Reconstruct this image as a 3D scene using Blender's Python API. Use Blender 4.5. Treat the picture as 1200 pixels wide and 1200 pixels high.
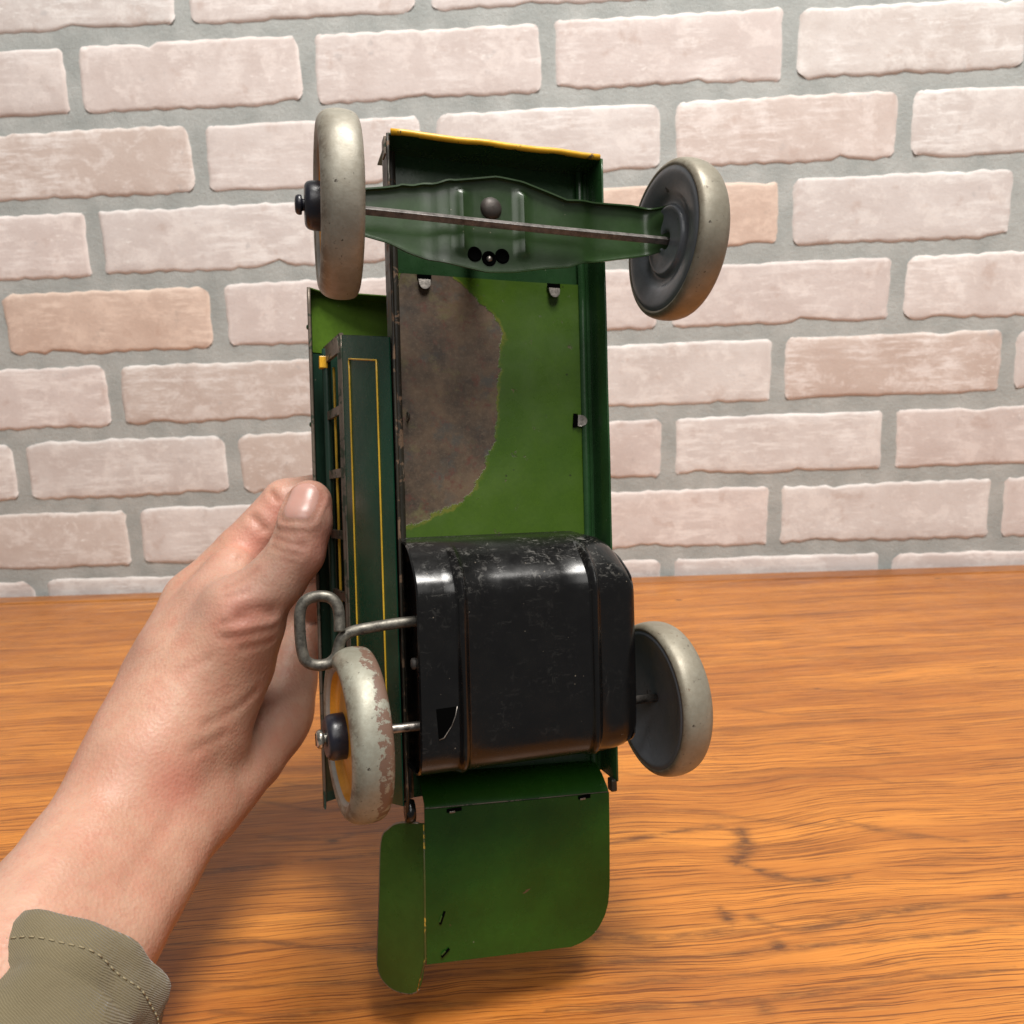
import bpy, bmesh, math, random
import numpy as np
from mathutils import Matrix, Vector
from mathutils.bvhtree import BVHTree

random.seed(7)
rng = np.random.default_rng(7)
S = bpy.context.scene
C = S.collection
for o in list(bpy.data.objects):
    bpy.data.objects.remove(o)
R = math.radians

# ------------------------------------------------------------------ camera
CAM_H = 0.2024
WALL_Y = 0.7187
cd = bpy.data.cameras.new('camera')
cam = bpy.data.objects.new('camera', cd)
C.objects.link(cam)
cam.matrix_world = Matrix(((0.999, 0.03451, 0.02829, 0), (0.02136, 0.18675, -0.98217, 0),
                           (-0.03918, 0.9818, 0.18583, CAM_H), (0, 0, 0, 1)))
cd.sensor_width = 36
cd.lens = 27.03
cd.clip_start = 0.01
cd.clip_end = 50
cd.dof.use_dof = True
cd.dof.focus_distance = 0.222
cd.dof.aperture_fstop = 30
S.camera = cam

# ------------------------------------------------------------------ light: an indoor room, a ceiling lamp, an added front fill and soft bounce
w = bpy.data.worlds.new('World')
S.world = w
w.use_nodes = True
w.node_tree.nodes['Background'].inputs[0].default_value = (1.0, 0.98, 0.96, 1)
w.node_tree.nodes['Background'].inputs[1].default_value = 0.17


def area(name, loc, target, size, size_y, power, col):
    l = bpy.data.lights.new(name, 'AREA')
    l.shape = 'RECTANGLE'
    l.size = size
    l.size_y = size_y
    l.energy = power
    l.color = col
    o = bpy.data.objects.new(name, l)
    C.objects.link(o)
    o.location = loc
    o.rotation_euler = (Vector(target) - Vector(loc)).to_track_quat('-Z', 'Y').to_euler()
    return o


area('ceiling_lamp', (0.30, -0.08, 1.66), (0.02, 0.25, 0.1), 0.48, 0.56, 40, (1.0, 0.965, 0.915))
area('room_fill', (0.30, -1.5, 1.70), (0, 0.4, 0.2), 1.4, 1.2, 20, (1.0, 0.97, 0.93))  # unseen fill added behind the camera, stands in for the room's frontal light

S.view_settings.view_transform = 'Standard'
S.view_settings.look = 'None'
S.view_settings.exposure = 0.0
S.view_settings.gamma = 1.0
S.render.engine = 'CYCLES'
S.cycles.max_bounces = 6
S.cycles.diffuse_bounces = 3
S.cycles.glossy_bounces = 3
S.cycles.transmission_bounces = 2


# ------------------------------------------------------------------ helpers
def mesh_obj(name, verts, faces, mat, parent=None, smooth=True, solid=0.0, bevel=0.0, sharp=None):
    me = bpy.data.meshes.new(name)
    me.from_pydata([tuple(map(float, v)) for v in verts], [], [tuple(map(int, f)) for f in faces])
    me.update()
    if mat is not None:
        me.materials.append(mat)
    if smooth:
        me.polygons.foreach_set('use_smooth', [True] * len(me.polygons))
        if sharp is not None:
            me.set_sharp_from_angle(angle=R(sharp))
    o = bpy.data.objects.new(name, me)
    C.objects.link(o)
    if parent is not None:
        o.parent = parent
    if solid:
        m = o.modifiers.new('sheet', 'SOLIDIFY')
        m.thickness = solid
        m.offset = 0
        if smooth:
            es = o.modifiers.new('crisp', 'EDGE_SPLIT')
            es.split_angle = R(42)
    if bevel:
        m = o.modifiers.new('edge', 'BEVEL')
        m.width = bevel
        m.segments = 2
        m.limit_method = 'ANGLE'
        m.angle_limit = R(35)
    return o


def tag(o, label=None, cat=None, kind=None, group=None):
    for k, v in (('label', label), ('category', cat), ('kind', kind), ('group', group)):
        if v:
            o[k] = v
    return o


def grid_faces(nu, nv, close_u=False):
    f = []
    for i in range(nu if close_u else nu - 1):
        for j in range(nv - 1):
            a, b = i * nv + j, ((i + 1) % nu) * nv + j
            f.append((a, b, b + 1, a + 1))
    return f


def extrude_profile(prof, stations):
    """prof: list of 2-D points, stations: list of functions/values; returns verts (station-major)"""
    v = [(s, p[0], p[1]) for s in stations for p in prof]
    return v, grid_faces(len(stations), len(prof))


def box(c, d):
    x, y, z = c
    a, b, e = d[0] / 2, d[1] / 2, d[2] / 2
    v = [(x + i * a, y + j * b, z + k * e) for i in (-1, 1) for j in (-1, 1) for k in (-1, 1)]
    f = [(0, 1, 3, 2), (4, 6, 7, 5), (0, 4, 5, 1), (2, 3, 7, 6), (0, 2, 6, 4), (1, 5, 7, 3)]
    return v, f


def frames(pts):
    pts = [Vector(p) for p in pts]
    out = []
    up = None
    for i, p in enumerate(pts):
        t = (pts[min(i + 1, len(pts) - 1)] - pts[max(i - 1, 0)]).normalized()
        if up is None:
            up = Vector((0, 0, 1)) if abs(t.z) < .9 else Vector((1, 0, 0))
        n = (up - t * up.dot(t)).normalized()
        up = n
        out.append((p, n, t.cross(n)))
    return out


def tube(pts, r, n=14, caps=True):
    fr = frames(pts)
    v, f = [], []
    for i, (p, a, b) in enumerate(fr):
        rr = r[i] if isinstance(r, (list, tuple)) else r
        for k in range(n):
            t = 2 * math.pi * k / n
            v.append(p + a * (rr * math.cos(t)) + b * (rr * math.sin(t)))
    m = len(fr)
    for i in range(m - 1):
        for k in range(n):
            a, b = i * n + k, i * n + (k + 1) % n
            f.append((a, b, b + n, a + n))
    if caps:
        f.append(tuple(range(n))[::-1])
        f.append(tuple(range((m - 1) * n, m * n)))
    return v, f


def spline(pts, n=10):
    """Catmull-Rom through points"""
    P = [Vector(p) for p in pts]
    P = [P[0] * 2 - P[1]] + P + [P[-1] * 2 - P[-2]]
    out = []
    for i in range(1, len(P) - 2):
        a, b, c, d = P[i - 1:i + 3]
        for k in range(n):
            t = k / n
            out.append(.5 * ((2 * b) + (c - a) * t + (2 * a - 5 * b + 4 * c - d) * t * t + (-a + 3 * b - 3 * c + d) * t ** 3))
    out.append(P[-2])
    return out


def lathe(prof, n=72):
    """profile (x, r) revolved round the X axis"""
    v, f = [], []
    for k in range(n):
        t = 2 * math.pi * k / n
        for x, r in prof:
            v.append((x, r * math.cos(t), r * math.sin(t)))
    return v, grid_faces(n, len(prof), True)


def smooth_prof(p, n=4):
    return [tuple(q)[:2] for q in spline([(a, b, 0) for a, b in p], n)]


def vnoise(p, sc, seed=0):
    """cheap smooth noise from sines, p (N,3)"""
    r = np.random.default_rng(seed)
    out = np.zeros(len(p))
    for i in range(7):
        k = r.normal(size=3)
        k = k / np.linalg.norm(k) * sc * r.uniform(.5, 1.9)
        out += np.sin(p @ k + r.uniform(0, 6.28))
    return out / 7 ** .5


# ------------------------------------------------------------------ materials
class NT:
    def __init__(self, name):
        self.m = bpy.data.materials.new(name)
        self.m.use_nodes = True
        self.t = self.m.node_tree
        self.b = self.t.nodes['Principled BSDF']
        self.tc = self.t.nodes.new('ShaderNodeTexCoord')
        self.co = self.tc.outputs['Object']

    def link(self, a, b):
        self.t.links.new(a, b)

    def val(self, sock, v):
        if hasattr(v, 'is_linked'):
            self.link(v, sock)
        else:
            if isinstance(v, (tuple, list)) and len(v) == 3 and sock.type == 'RGBA':
                v = (*v, 1)
            sock.default_value = v

    def mapping(self, scale=(1, 1, 1), loc=(0, 0, 0), rot=(0, 0, 0), src=None):
        n = self.t.nodes.new('ShaderNodeMapping')
        self.link(src or self.co, n.inputs[0])
        n.inputs['Scale'].default_value = scale
        n.inputs['Location'].default_value = loc
        n.inputs['Rotation'].default_value = rot
        return n.outputs[0]

    def noise(self, scale, detail=4, rough=.55, src=None, dist=0.0):
        n = self.t.nodes.new('ShaderNodeTexNoise')
        self.link(src or self.co, n.inputs['Vector'])
        n.inputs['Scale'].default_value = scale
        n.inputs['Detail'].default_value = detail
        n.inputs['Roughness'].default_value = rough
        n.inputs['Distortion'].default_value = dist
        return n.outputs[0]

    def voro(self, scale, src=None, feature='F1'):
        n = self.t.nodes.new('ShaderNodeTexVoronoi')
        n.feature = feature
        self.link(src or self.co, n.inputs['Vector'])
        n.inputs['Scale'].default_value = scale
        return n.outputs['Distance']

    def ramp(self, src, stops, interp='LINEAR'):
        n = self.t.nodes.new('ShaderNodeValToRGB')
        n.color_ramp.interpolation = interp
        e = n.color_ramp.elements
        while len(e) < len(stops):
            e.new(.5)
        for i, (p, c) in enumerate(stops):
            e[i].position = p
            e[i].color = (c, c, c, 1) if isinstance(c, (int, float)) else (*c, 1)
        self.link(src, n.inputs[0])
        return n.outputs[0]

    def mix(self, fac, a, b, mode='MIX'):
        n = self.t.nodes.new('ShaderNodeMix')
        n.data_type = 'RGBA'
        n.blend_type = mode
        self.val(n.inputs[0], fac)
        self.val(n.inputs[6], a)
        self.val(n.inputs[7], b)
        return n.outputs[2]

    def math(self, op, a, b=0.0, c=0.0):
        n = self.t.nodes.new('ShaderNodeMath')
        n.operation = op
        self.val(n.inputs[0], a)
        self.val(n.inputs[1], b)
        self.val(n.inputs[2], c)
        return n.outputs[0]

    def attr(self, name):
        n = self.t.nodes.new('ShaderNodeAttribute')
        n.attribute_name = name
        return n.outputs['Fac']

    def bump(self, h, strength=.3, dist=.001, normal=None):
        n = self.t.nodes.new('ShaderNodeBump')
        n.inputs['Strength'].default_value = strength
        n.inputs['Distance'].default_value = dist
        self.link(h, n.inputs['Height'])
        if normal is not None:
            self.link(normal, n.inputs['Normal'])
        return n.outputs[0]

    def sep(self, src=None):
        n = self.t.nodes.new('ShaderNodeSeparateXYZ')
        self.link(src or self.co, n.inputs[0])
        return n.outputs

    def comb(self, x, y, z):
        n = self.t.nodes.new('ShaderNodeCombineXYZ')
        for i, a in enumerate((x, y, z)):
            self.val(n.inputs[i], a)
        return n.outputs[0]

    def set(self, **k):
        names = dict(col='Base Color', rough='Roughness', metal='Metallic', spec='Specular IOR Level', coat='Coat Weight',
                     coatr='Coat Roughness', normal='Normal', sss='Subsurface Weight', sssr='Subsurface Radius', ssss='Subsurface Scale',
                     sheen='Sheen Weight')
        for a, v in k.items():
            self.val(self.b.inputs[names[a]], v)
        return self.m


def paint(name, base, rough=.3, var=.35, chip=(.16, .10, .06), chip_at=.70, sc=90., dent=.12, metal=0.0, scuff=(.3, .28, .24), scuff_at=.72, coat=.0, spec=.5):
    """old enamel on tin: tone drift, chips, dust specks, fine scratches, soft dents"""
    n = NT(name)
    big = n.noise(sc * .35, 3)
    fine = n.noise(sc * 6, 6, .7)
    dark = tuple(c * (1 - var) for c in base)
    lite = tuple(min(1, c * (1 + var)) for c in base)
    c = n.mix(n.ramp(big, [(.3, 0.), (.7, 1.)]), dark, lite)
    c = n.mix(n.math('MULTIPLY', n.ramp(fine, [(.35, 1.), (.6, 0.)]), .25), c, tuple(x * .5 for x in base))
    chips = n.ramp(n.noise(sc * 1.6, 9, .68, dist=.6), [(chip_at, 0.), (chip_at + .02, 1.)])
    c = n.mix(chips, c, chip)
    scr = n.ramp(n.noise(sc * 4, 8, .75, src=n.mapping((1, .14, 1), rot=(.3, .2, .8))), [(scuff_at, 0.), (scuff_at + .05, 1.)])
    c = n.mix(n.math('MULTIPLY', scr, .6), c, scuff)
    speck = n.ramp(n.voro(sc * 5), [(.055, 1.), (.085, 0.)])
    gate = n.ramp(n.noise(sc * .9, 2), [(.58, 0.), (.64, 1.)])
    c = n.mix(n.math('MULTIPLY', n.math('MULTIPLY', speck, gate), .7), c, (.32, .29, .22))
    r = n.math('ADD', n.math('MULTIPLY', n.noise(sc * 1.3, 5, .6), .28), rough - .12)
    r = n.math('ADD', r, n.math('MULTIPLY', chips, .3))
    nb = n.bump(big, dent, .004)
    nb = n.bump(n.math('SUBTRACT', fine, n.math('MULTIPLY', chips, 3.)), .10, .0002, nb)
    return n.set(col=c, rough=r, metal=metal, normal=nb, coat=coat, coatr=.15, spec=spec)


def mat_floor():
    n = NT('light_green_enamel_with_rust')
    rust = n.attr('rust')
    jag = n.math('ADD', rust, n.math('MULTIPLY', n.math('SUBTRACT', n.noise(150, 9, .66), .5), 1.15))
    isl = n.math('MULTIPLY', n.ramp(n.noise(240, 8, .7, src=n.mapping(loc=(6, 2, 1))), [(.645, 0.), (.66, 1.)]), n.ramp(n.noise(24, 2, src=n.mapping(loc=(2, 2, 5))), [(.46, 0.), (.56, 1.)]))
    m = n.math('MAXIMUM', n.ramp(jag, [(.47, 0.), (.53, 1.)]), isl)
    fringe = n.ramp(jag, [(.30, 0.), (.42, 1.), (.55, .0)])
    g = n.mix(n.ramp(n.noise(28, 3), [(.3, 0.), (.7, 1.)]), (.038, .086, .007), (.057, .112, .008))
    g = n.mix(n.math('MULTIPLY', n.ramp(n.noise(700, 5, .7), [(.35, 1.), (.6, 0.)]), .18), g, (.02, .05, .006))
    spk = n.math('MULTIPLY', n.ramp(n.voro(210), [(.05, 1.), (.09, 0.)]), n.ramp(n.noise(60, 2), [(.55, 0.), (.6, 1.)]))
    g = n.mix(spk, g, (.015, .02, .006))
    g = n.mix(n.math('MULTIPLY', n.math('MULTIPLY', fringe, n.ramp(n.noise(110, 4), [(.42, 0.), (.6, 1.)])), .6), g, (.20, .17, .025))
    rb = n.mix(n.ramp(n.noise(60, 6, .65), [(.36, 0.), (.62, 1.)]), (.032, .021, .013), (.118, .074, .042))
    rb = n.mix(n.math('MULTIPLY', n.ramp(n.noise(95, 5, .6, src=n.mapping(loc=(3, 1, 2))), [(.55, 0.), (.66, 1.)]), .65), rb, (.045, .050, .046))
    rb = n.mix(n.math('MULTIPLY', n.ramp(n.noise(75, 5, .7, src=n.mapping(loc=(7, 5, 2))), [(.55, 0.), (.68, 1.)]), .6), rb, (.14, .125, .045))
    rb = n.mix(n.math('MULTIPLY', n.ramp(n.noise(900, 6, .75), [(.5, 0.), (.7, 1.)]), .45), rb, (.16, .115, .078))
    rb = n.mix(n.math('MULTIPLY', n.ramp(n.noise(300, 6, .75, src=n.mapping(loc=(2, 8, 1))), [(.54, 0.), (.66, 1.)]), .75), rb, (.095, .028, .017))
    c = n.mix(m, g, rb)
    r = n.mix(m, n.ramp(n.noise(100, 4), [(.3, .24), (.7, .42)]), n.ramp(n.noise(400, 5), [(.3, .42), (.7, .7)]))
    nb = n.bump(n.noise(22, 2), .22, .004)
    nb = n.bump(n.math('MULTIPLY', m, -1.), .5, .00025, nb)
    nb = n.bump(n.noise(800, 5, .7), .12, .0003, nb)
    return n.set(col=c, rough=r, normal=nb)


def mat_black():
    n = NT('scuffed_black_enamel')
    base = n.mix(n.noise(80, 3), (.0025, .0025, .003), (.006, .0058, .0055))
    # wear: clouds of fine bright scuffs, denser on the bent edge and the rim
    cloud = n.ramp(n.noise(70, 4, .6), [(.44, 0.), (.66, 1.)])
    fib = n.ramp(n.noise(520, 7, .72, src=n.mapping((1, .55, 1), rot=(0, 0, .6)), dist=.5), [(.55, 0.), (.66, 1.)])
    fib2 = n.ramp(n.noise(800, 6, .72, src=n.mapping((.35, 1, 1), rot=(0, 0, -.5)), dist=.3), [(.57, 0.), (.64, 1.)])
    x, y, z = n.sep()
    edge = n.ramp(n.math('ADD', n.math('MULTIPLY', y, 40.), 1.55), [(.42, 0.), (.85, 1.)])
    amt = n.math('MULTIPLY', n.math('ADD', n.math('MULTIPLY', edge, .42), .07), cloud)
    sc = n.math('MULTIPLY', n.math('MAXIMUM', fib, fib2), amt)
    c = n.mix(sc, base, (.24, .23, .21))
    spk = n.math('MULTIPLY', n.ramp(n.voro(420), [(.07, 1.), (.11, 0.)]), n.ramp(n.noise(110, 3), [(.56, 0.), (.62, 1.)]))
    c = n.mix(n.math('MULTIPLY', spk, .5), c, (.26, .22, .17))
    r = n.math('ADD', n.ramp(n.noise(160, 5, .65), [(.3, .16), (.7, .30)]), n.math('MULTIPLY', sc, .35))
    nb = n.bump(n.noise(26, 2), .10, .004)
    nb = n.bump(n.noise(600, 5, .7), .05, .0003, nb)
    return n.set(col=c, rough=r, normal=nb, spec=.45)


def mat_tyre(name, wear_col, wear_at, base=(.36, .335, .275), axial=0.0, axial_amt=0.0):
    n = NT(name)
    c = n.mix(n.ramp(n.noise(70, 4), [(.3, 0.), (.7, 1.)]), tuple(b * .82 for b in base), base)
    c = n.mix(n.math('MULTIPLY', n.ramp(n.noise(500, 7, .72), [(.44, 1.), (.56, 0.)]), .20), c, (.16, .13, .085))
    x, y, z = n.sep()
    side = n.math('MULTIPLY', n.math('SUBTRACT', n.math('MULTIPLY', x, axial), .0), axial_amt)
    wn = n.math('ADD', n.noise(150, 8, .68), side)
    wear = n.ramp(wn, [(wear_at, 0.), (wear_at + .015, 1.)])
    fleck = n.ramp(n.noise(260, 7, .72, src=n.mapping(loc=(4, 4, 1))), [(.53, 1.), (.555, 0.)])
    wear = n.math('MULTIPLY', wear, fleck)
    grime = n.ramp(n.noise(38, 5, .6, src=n.mapping(loc=(2, 9, 4))), [(.45, 0.), (.7, .55)])
    c = n.mix(grime, c, (.20, .165, .115))
    c = n.mix(wear, c, wear_col)
    pit = n.math('MULTIPLY', n.ramp(n.noise(620, 6, .7), [(.33, 1.), (.38, 0.)]), n.ramp(n.noise(90, 3), [(.44, 0.), (.56, 1.)]))
    edge_g = n.math('MULTIPLY', n.ramp(n.math('ABSOLUTE', n.math('MULTIPLY', x, 150.)), [(.45, 0.), (.85, 1.)]), n.ramp(n.noise(240, 7, .72), [(.46, 0.), (.56, 1.)]))
    c = n.mix(n.math('MULTIPLY', edge_g, .7), c, (.12, .085, .055))
    c = n.mix(pit, c, (.045, .032, .022))
    r = n.ramp(n.noise(220, 5), [(.3, .40), (.7, .58)])
    metal = n.math('MULTIPLY', n.math('SUBTRACT', 1.0, wear), .30)
    nb = n.bump(n.math('SUBTRACT', n.noise(420, 6, .7), n.math('MULTIPLY', wear, .9)), .2, .0004)
    return n.set(col=c, rough=r, metal=metal, normal=nb)


def mat_metal(name, col, rough, metal=.9, dirt=(.05, .045, .04)):
    n = NT(name)
    c = n.mix(n.ramp(n.noise(350, 6, .7), [(.4, 0.), (.68, 1.)]), col, dirt)
    return n.set(col=c, rough=n.ramp(n.noise(300, 4), [(.3, rough * .8), (.7, rough * 1.4)]), metal=metal,
                 normal=n.bump(n.noise(900, 4), .15, .0003))


def mat_brick():
    n = NT('whitewashed_brick')
    oi = n.t.nodes.new('ShaderNodeObjectInfo')
    off = n.comb(n.math('MULTIPLY', oi.outputs['Random'], 40.), n.math('MULTIPLY', oi.outputs['Random'], 17.), 0.0)
    va = n.t.nodes.new('ShaderNodeVectorMath')
    n.link(n.co, va.inputs[0])
    n.link(off, va.inputs[1])
    co = va.outputs[0]
    st = n.mapping((1, 1, 1.25), src=co)
    c = n.mix(n.ramp(n.noise(26, 5, .6, src=co), [(.38, 0.), (.62, 1.)]), (.585, .532, .505), (.68, .642, .62))
    c = n.mix(n.math('MULTIPLY', oi.outputs['Random'], .6), c, (.66, .61, .595))
    c = n.mix(n.ramp(oi.outputs['Random'], [(.0, .55), (.22, .0)]), c, (.53, .42, .35))
    wash = n.ramp(n.noise(40, 8, .74, src=st, dist=.3), [(.50, 0.), (.60, 1.)])
    c = n.mix(n.math('MULTIPLY', wash, .60), c, (.80, .765, .74))
    brush = n.ramp(n.noise(210, 5, .7, src=n.mapping((.16, 1, 1), rot=(0, .25, 0), src=co)), [(.48, 0.), (.62, 1.)])
    c = n.mix(n.math('MULTIPLY', n.math('MULTIPLY', brush, n.ramp(n.noise(16, 3, src=co), [(.45, 0.), (.6, 1.)])), .7), c, (.86, .845, .83))
    c = n.mix(n.math('MULTIPLY', n.ramp(n.noise(48, 5, .6, src=n.mapping(loc=(4, 2, 9), src=co)), [(.60, 0.), (.70, 1.)]), .5), c, (.50, .405, .36))
    c = n.mix(n.math('MULTIPLY', n.ramp(n.noise(62, 4, .6, src=n.mapping(loc=(1, 12, 5), src=co)), [(.66, 0.), (.72, 1.)]), .45), c, (.45, .44, .44))
    scr = n.ramp(n.noise(300, 6, .75, src=n.mapping((.4, 1, 1), rot=(0, -.7, 0), src=co)), [(.55, 0.), (.66, 1.)])
    c = n.mix(n.math('MULTIPLY', n.math('MULTIPLY', scr, n.ramp(n.noise(22, 4, .6, src=n.mapping(loc=(9, 3, 3), src=co)), [(.5, 0.), (.6, 1.)])), .8), c, (.84, .83, .81))
    c = n.mix(n.math('MULTIPLY', n.ramp(n.noise(650, 5, .7, src=co), [(.56, 0.), (.68, 1.)]), .35), c, (.42, .36, .33))
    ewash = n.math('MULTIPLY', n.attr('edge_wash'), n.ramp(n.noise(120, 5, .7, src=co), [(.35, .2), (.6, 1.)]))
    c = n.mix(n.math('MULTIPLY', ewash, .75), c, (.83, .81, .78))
    c = n.mix(1.0, c, oi.outputs['Color'], 'MULTIPLY')
    nb = n.bump(n.noise(120, 7, .72, src=st), .24, .0014)
    nb = n.bump(n.noise(500, 5, .7, src=co), .2, .0005, nb)
    return n.set(col=c, rough=.82, normal=nb, spec=.25)


def mat_mortar():
    n = NT('grey_mortar')
    c = n.mix(n.ramp(n.noise(40, 6), [(.3, 0.), (.7, 1.)]), (.34, .365, .355), (.47, .49, .475))
    c = n.mix(n.math('MULTIPLY', n.ramp(n.noise(900, 5, .75), [(.52, 0.), (.66, 1.)]), .4), c, (.24, .245, .235))
    nb = n.bump(n.noise(350, 7, .75), .6, .0016)
    return n.set(col=c, rough=.9, normal=nb, spec=.2)


def mat_wood(name, dark=0.0):
    n = NT(name)
    x, y, z = n.sep()
    # the plank's figure bends round a knot-like swirl
    kx, ky = .062, .318
    dx = n.math('MULTIPLY', n.math('SUBTRACT', x, kx), 15.)
    dy = n.math('MULTIPLY', n.math('SUBTRACT', y, ky), 34.)
    g = n.math('EXPONENT', n.math('MULTIPLY', n.math('ADD', n.math('POWER', dx, 2.), n.math('POWER', dy, 2.)), -1.))
    swirl = n.math('MULTIPLY', n.math('MULTIPLY', g, n.math('ADD', n.math('SINE', n.math('MULTIPLY', dx, 3.2)), .5)), .006)
    lean = n.math('MULTIPLY', x, -.075)
    wob = n.math('MULTIPLY', n.math('SUBTRACT', n.noise(5.5, 4, .55, src=n.mapping((1, 2.2, 1))), .5), .020)
    yy = n.math('ADD', n.math('ADD', y, lean), n.math('ADD', wob, swirl))
    co = n.comb(n.math('MULTIPLY', x, 1.), yy, z)
    tone = n.noise(1, 5, .6, src=n.mapping((3.5, 26, 1), src=co))
    ring = n.noise(1, 7, .62, src=n.mapping((2.2, 95, 1), src=co))
    line = n.noise(1, 4, .5, src=n.mapping((3.0, 170, 1), loc=(3, 2, 0), src=co))
    pore = n.noise(1, 5, .7, src=n.mapping((15, 1150, 1), src=co))
    pore2 = n.noise(1, 4, .65, src=n.mapping((45, 2400, 1), loc=(5, 1, 0), src=co))
    c = n.mix(n.ramp(tone, [(.32, 0.), (.68, 1.)]), (.38, .120, .020), (.66, .250, .040))
    c = n.mix(n.math('MULTIPLY', n.ramp(ring, [(.36, 1.), (.56, 0.)]), .50), c, (.25, .070, .013))
    c = n.mix(n.math('MULTIPLY', n.ramp(line, [(.34, 1.), (.42, 0.)]), .45), c, (.12, .040, .012))
    fig = n.math('MULTIPLY', n.attr('figure'), n.ramp(n.noise(1, 5, .65, src=n.mapping((110, 420, 1))), [(.36, .25), (.58, 1.)]))
    c = n.mix(n.math('MINIMUM', n.math('MULTIPLY', fig, .85), .88), c, (.062, .026, .014))
    c = n.mix(n.math('MULTIPLY', n.ramp(pore, [(.42, 1.), (.49, 0.)]), .85), c, (.13, .036, .008))
    c = n.mix(n.math('MULTIPLY', n.ramp(pore2, [(.53, 0.), (.68, 1.)]), .30), c, (.80, .38, .085))
    spots = n.math('MULTIPLY', n.ramp(n.voro(34, src=n.mapping((.6, 1.2, 1))), [(.05, 1.), (.085, 0.)]), n.ramp(n.noise(9, 2), [(.52, 0.), (.6, 1.)]))
    c = n.mix(n.math('MULTIPLY', spots, .8), c, (.045, .018, .010))
    if dark:
        c = n.mix(dark, c, (.12, .04, .012))
    r = n.ramp(n.noise(60, 5, .65), [(.3, .28), (.7, .46)])
    nb = n.bump(n.math('ADD', n.math('MULTIPLY', pore, .6), n.math('MULTIPLY', line, .4)), .20, .0006)
    return n.set(col=c, rough=r, normal=nb, coat=.15, coatr=.25, spec=.42)


def mat_skin():
    n = NT('skin')
    big = n.noise(38, 4, .55)
    c = n.mix(n.ramp(big, [(.32, 0.), (.68, 1.)]), (.46, .246, .170), (.57, .345, .248))
    c = n.mix(n.math('MULTIPLY', n.ramp(n.noise(150, 5, .65), [(.42, 0.), (.66, 1.)]), .45), c, (.52, .215, .15))
    c = n.mix(n.math('MULTIPLY', n.ramp(n.noise(520, 4, .6), [(.55, 0.), (.70, 1.)]), .30), c, (.42, .17, .12))
    c = n.mix(n.math('MULTIPLY', n.ramp(n.noise(22, 3, .5, src=n.mapping((1, .45, 1), loc=(4, 4, 2))), [(.52, 0.), (.62, 1.)]), .22), c, (.40, .27, .23))
    c = n.mix(n.math('MULTIPLY', n.attr('flush'), .60), c, (.56, .20, .15))
    c = n.mix(n.math('MULTIPLY', n.attr('crease'), .55), c, (.36, .14, .09))
    fine = n.voro(900, src=n.mapping((1, 1, .8)))
    lines = n.noise(1, 6, .65, src=n.mapping((900, 260, 420), rot=(.3, .5, .2)))
    nb = n.bump(n.noise(260, 6, .65), .20, .0008)
    nb = n.bump(lines, .13, .0006, nb)
    nb = n.bump(fine, .22, .0005, nb)
    return n.set(col=c, rough=n.ramp(n.noise(200, 4), [(.3, .40), (.7, .54)]), sss=.18, sssr=(1.0, .35, .2), ssss=.004, normal=nb, spec=.4)


def mat_cloth():
    n = NT('olive_twill')
    wv = n.t.nodes.new('ShaderNodeTexWave')
    wv.wave_type = 'BANDS'
    wv.bands_direction = 'DIAGONAL'
    wv.inputs['Scale'].default_value = 900
    wv.inputs['Distortion'].default_value = 1.2
    n.link(n.co, wv.inputs[0])
    c = n.mix(n.noise(60, 5), (.115, .092, .050), (.185, .150, .085))
    c = n.mix(n.math('MULTIPLY', wv.outputs['Fac'], .4), c, (.25, .21, .13))
    nb = n.bump(wv.outputs['Fac'], .5, .0006)
    nb = n.bump(n.noise(110, 4), .4, .002, nb)
    return n.set(col=c, rough=.9, normal=nb, sheen=.25, spec=.2)


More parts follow.
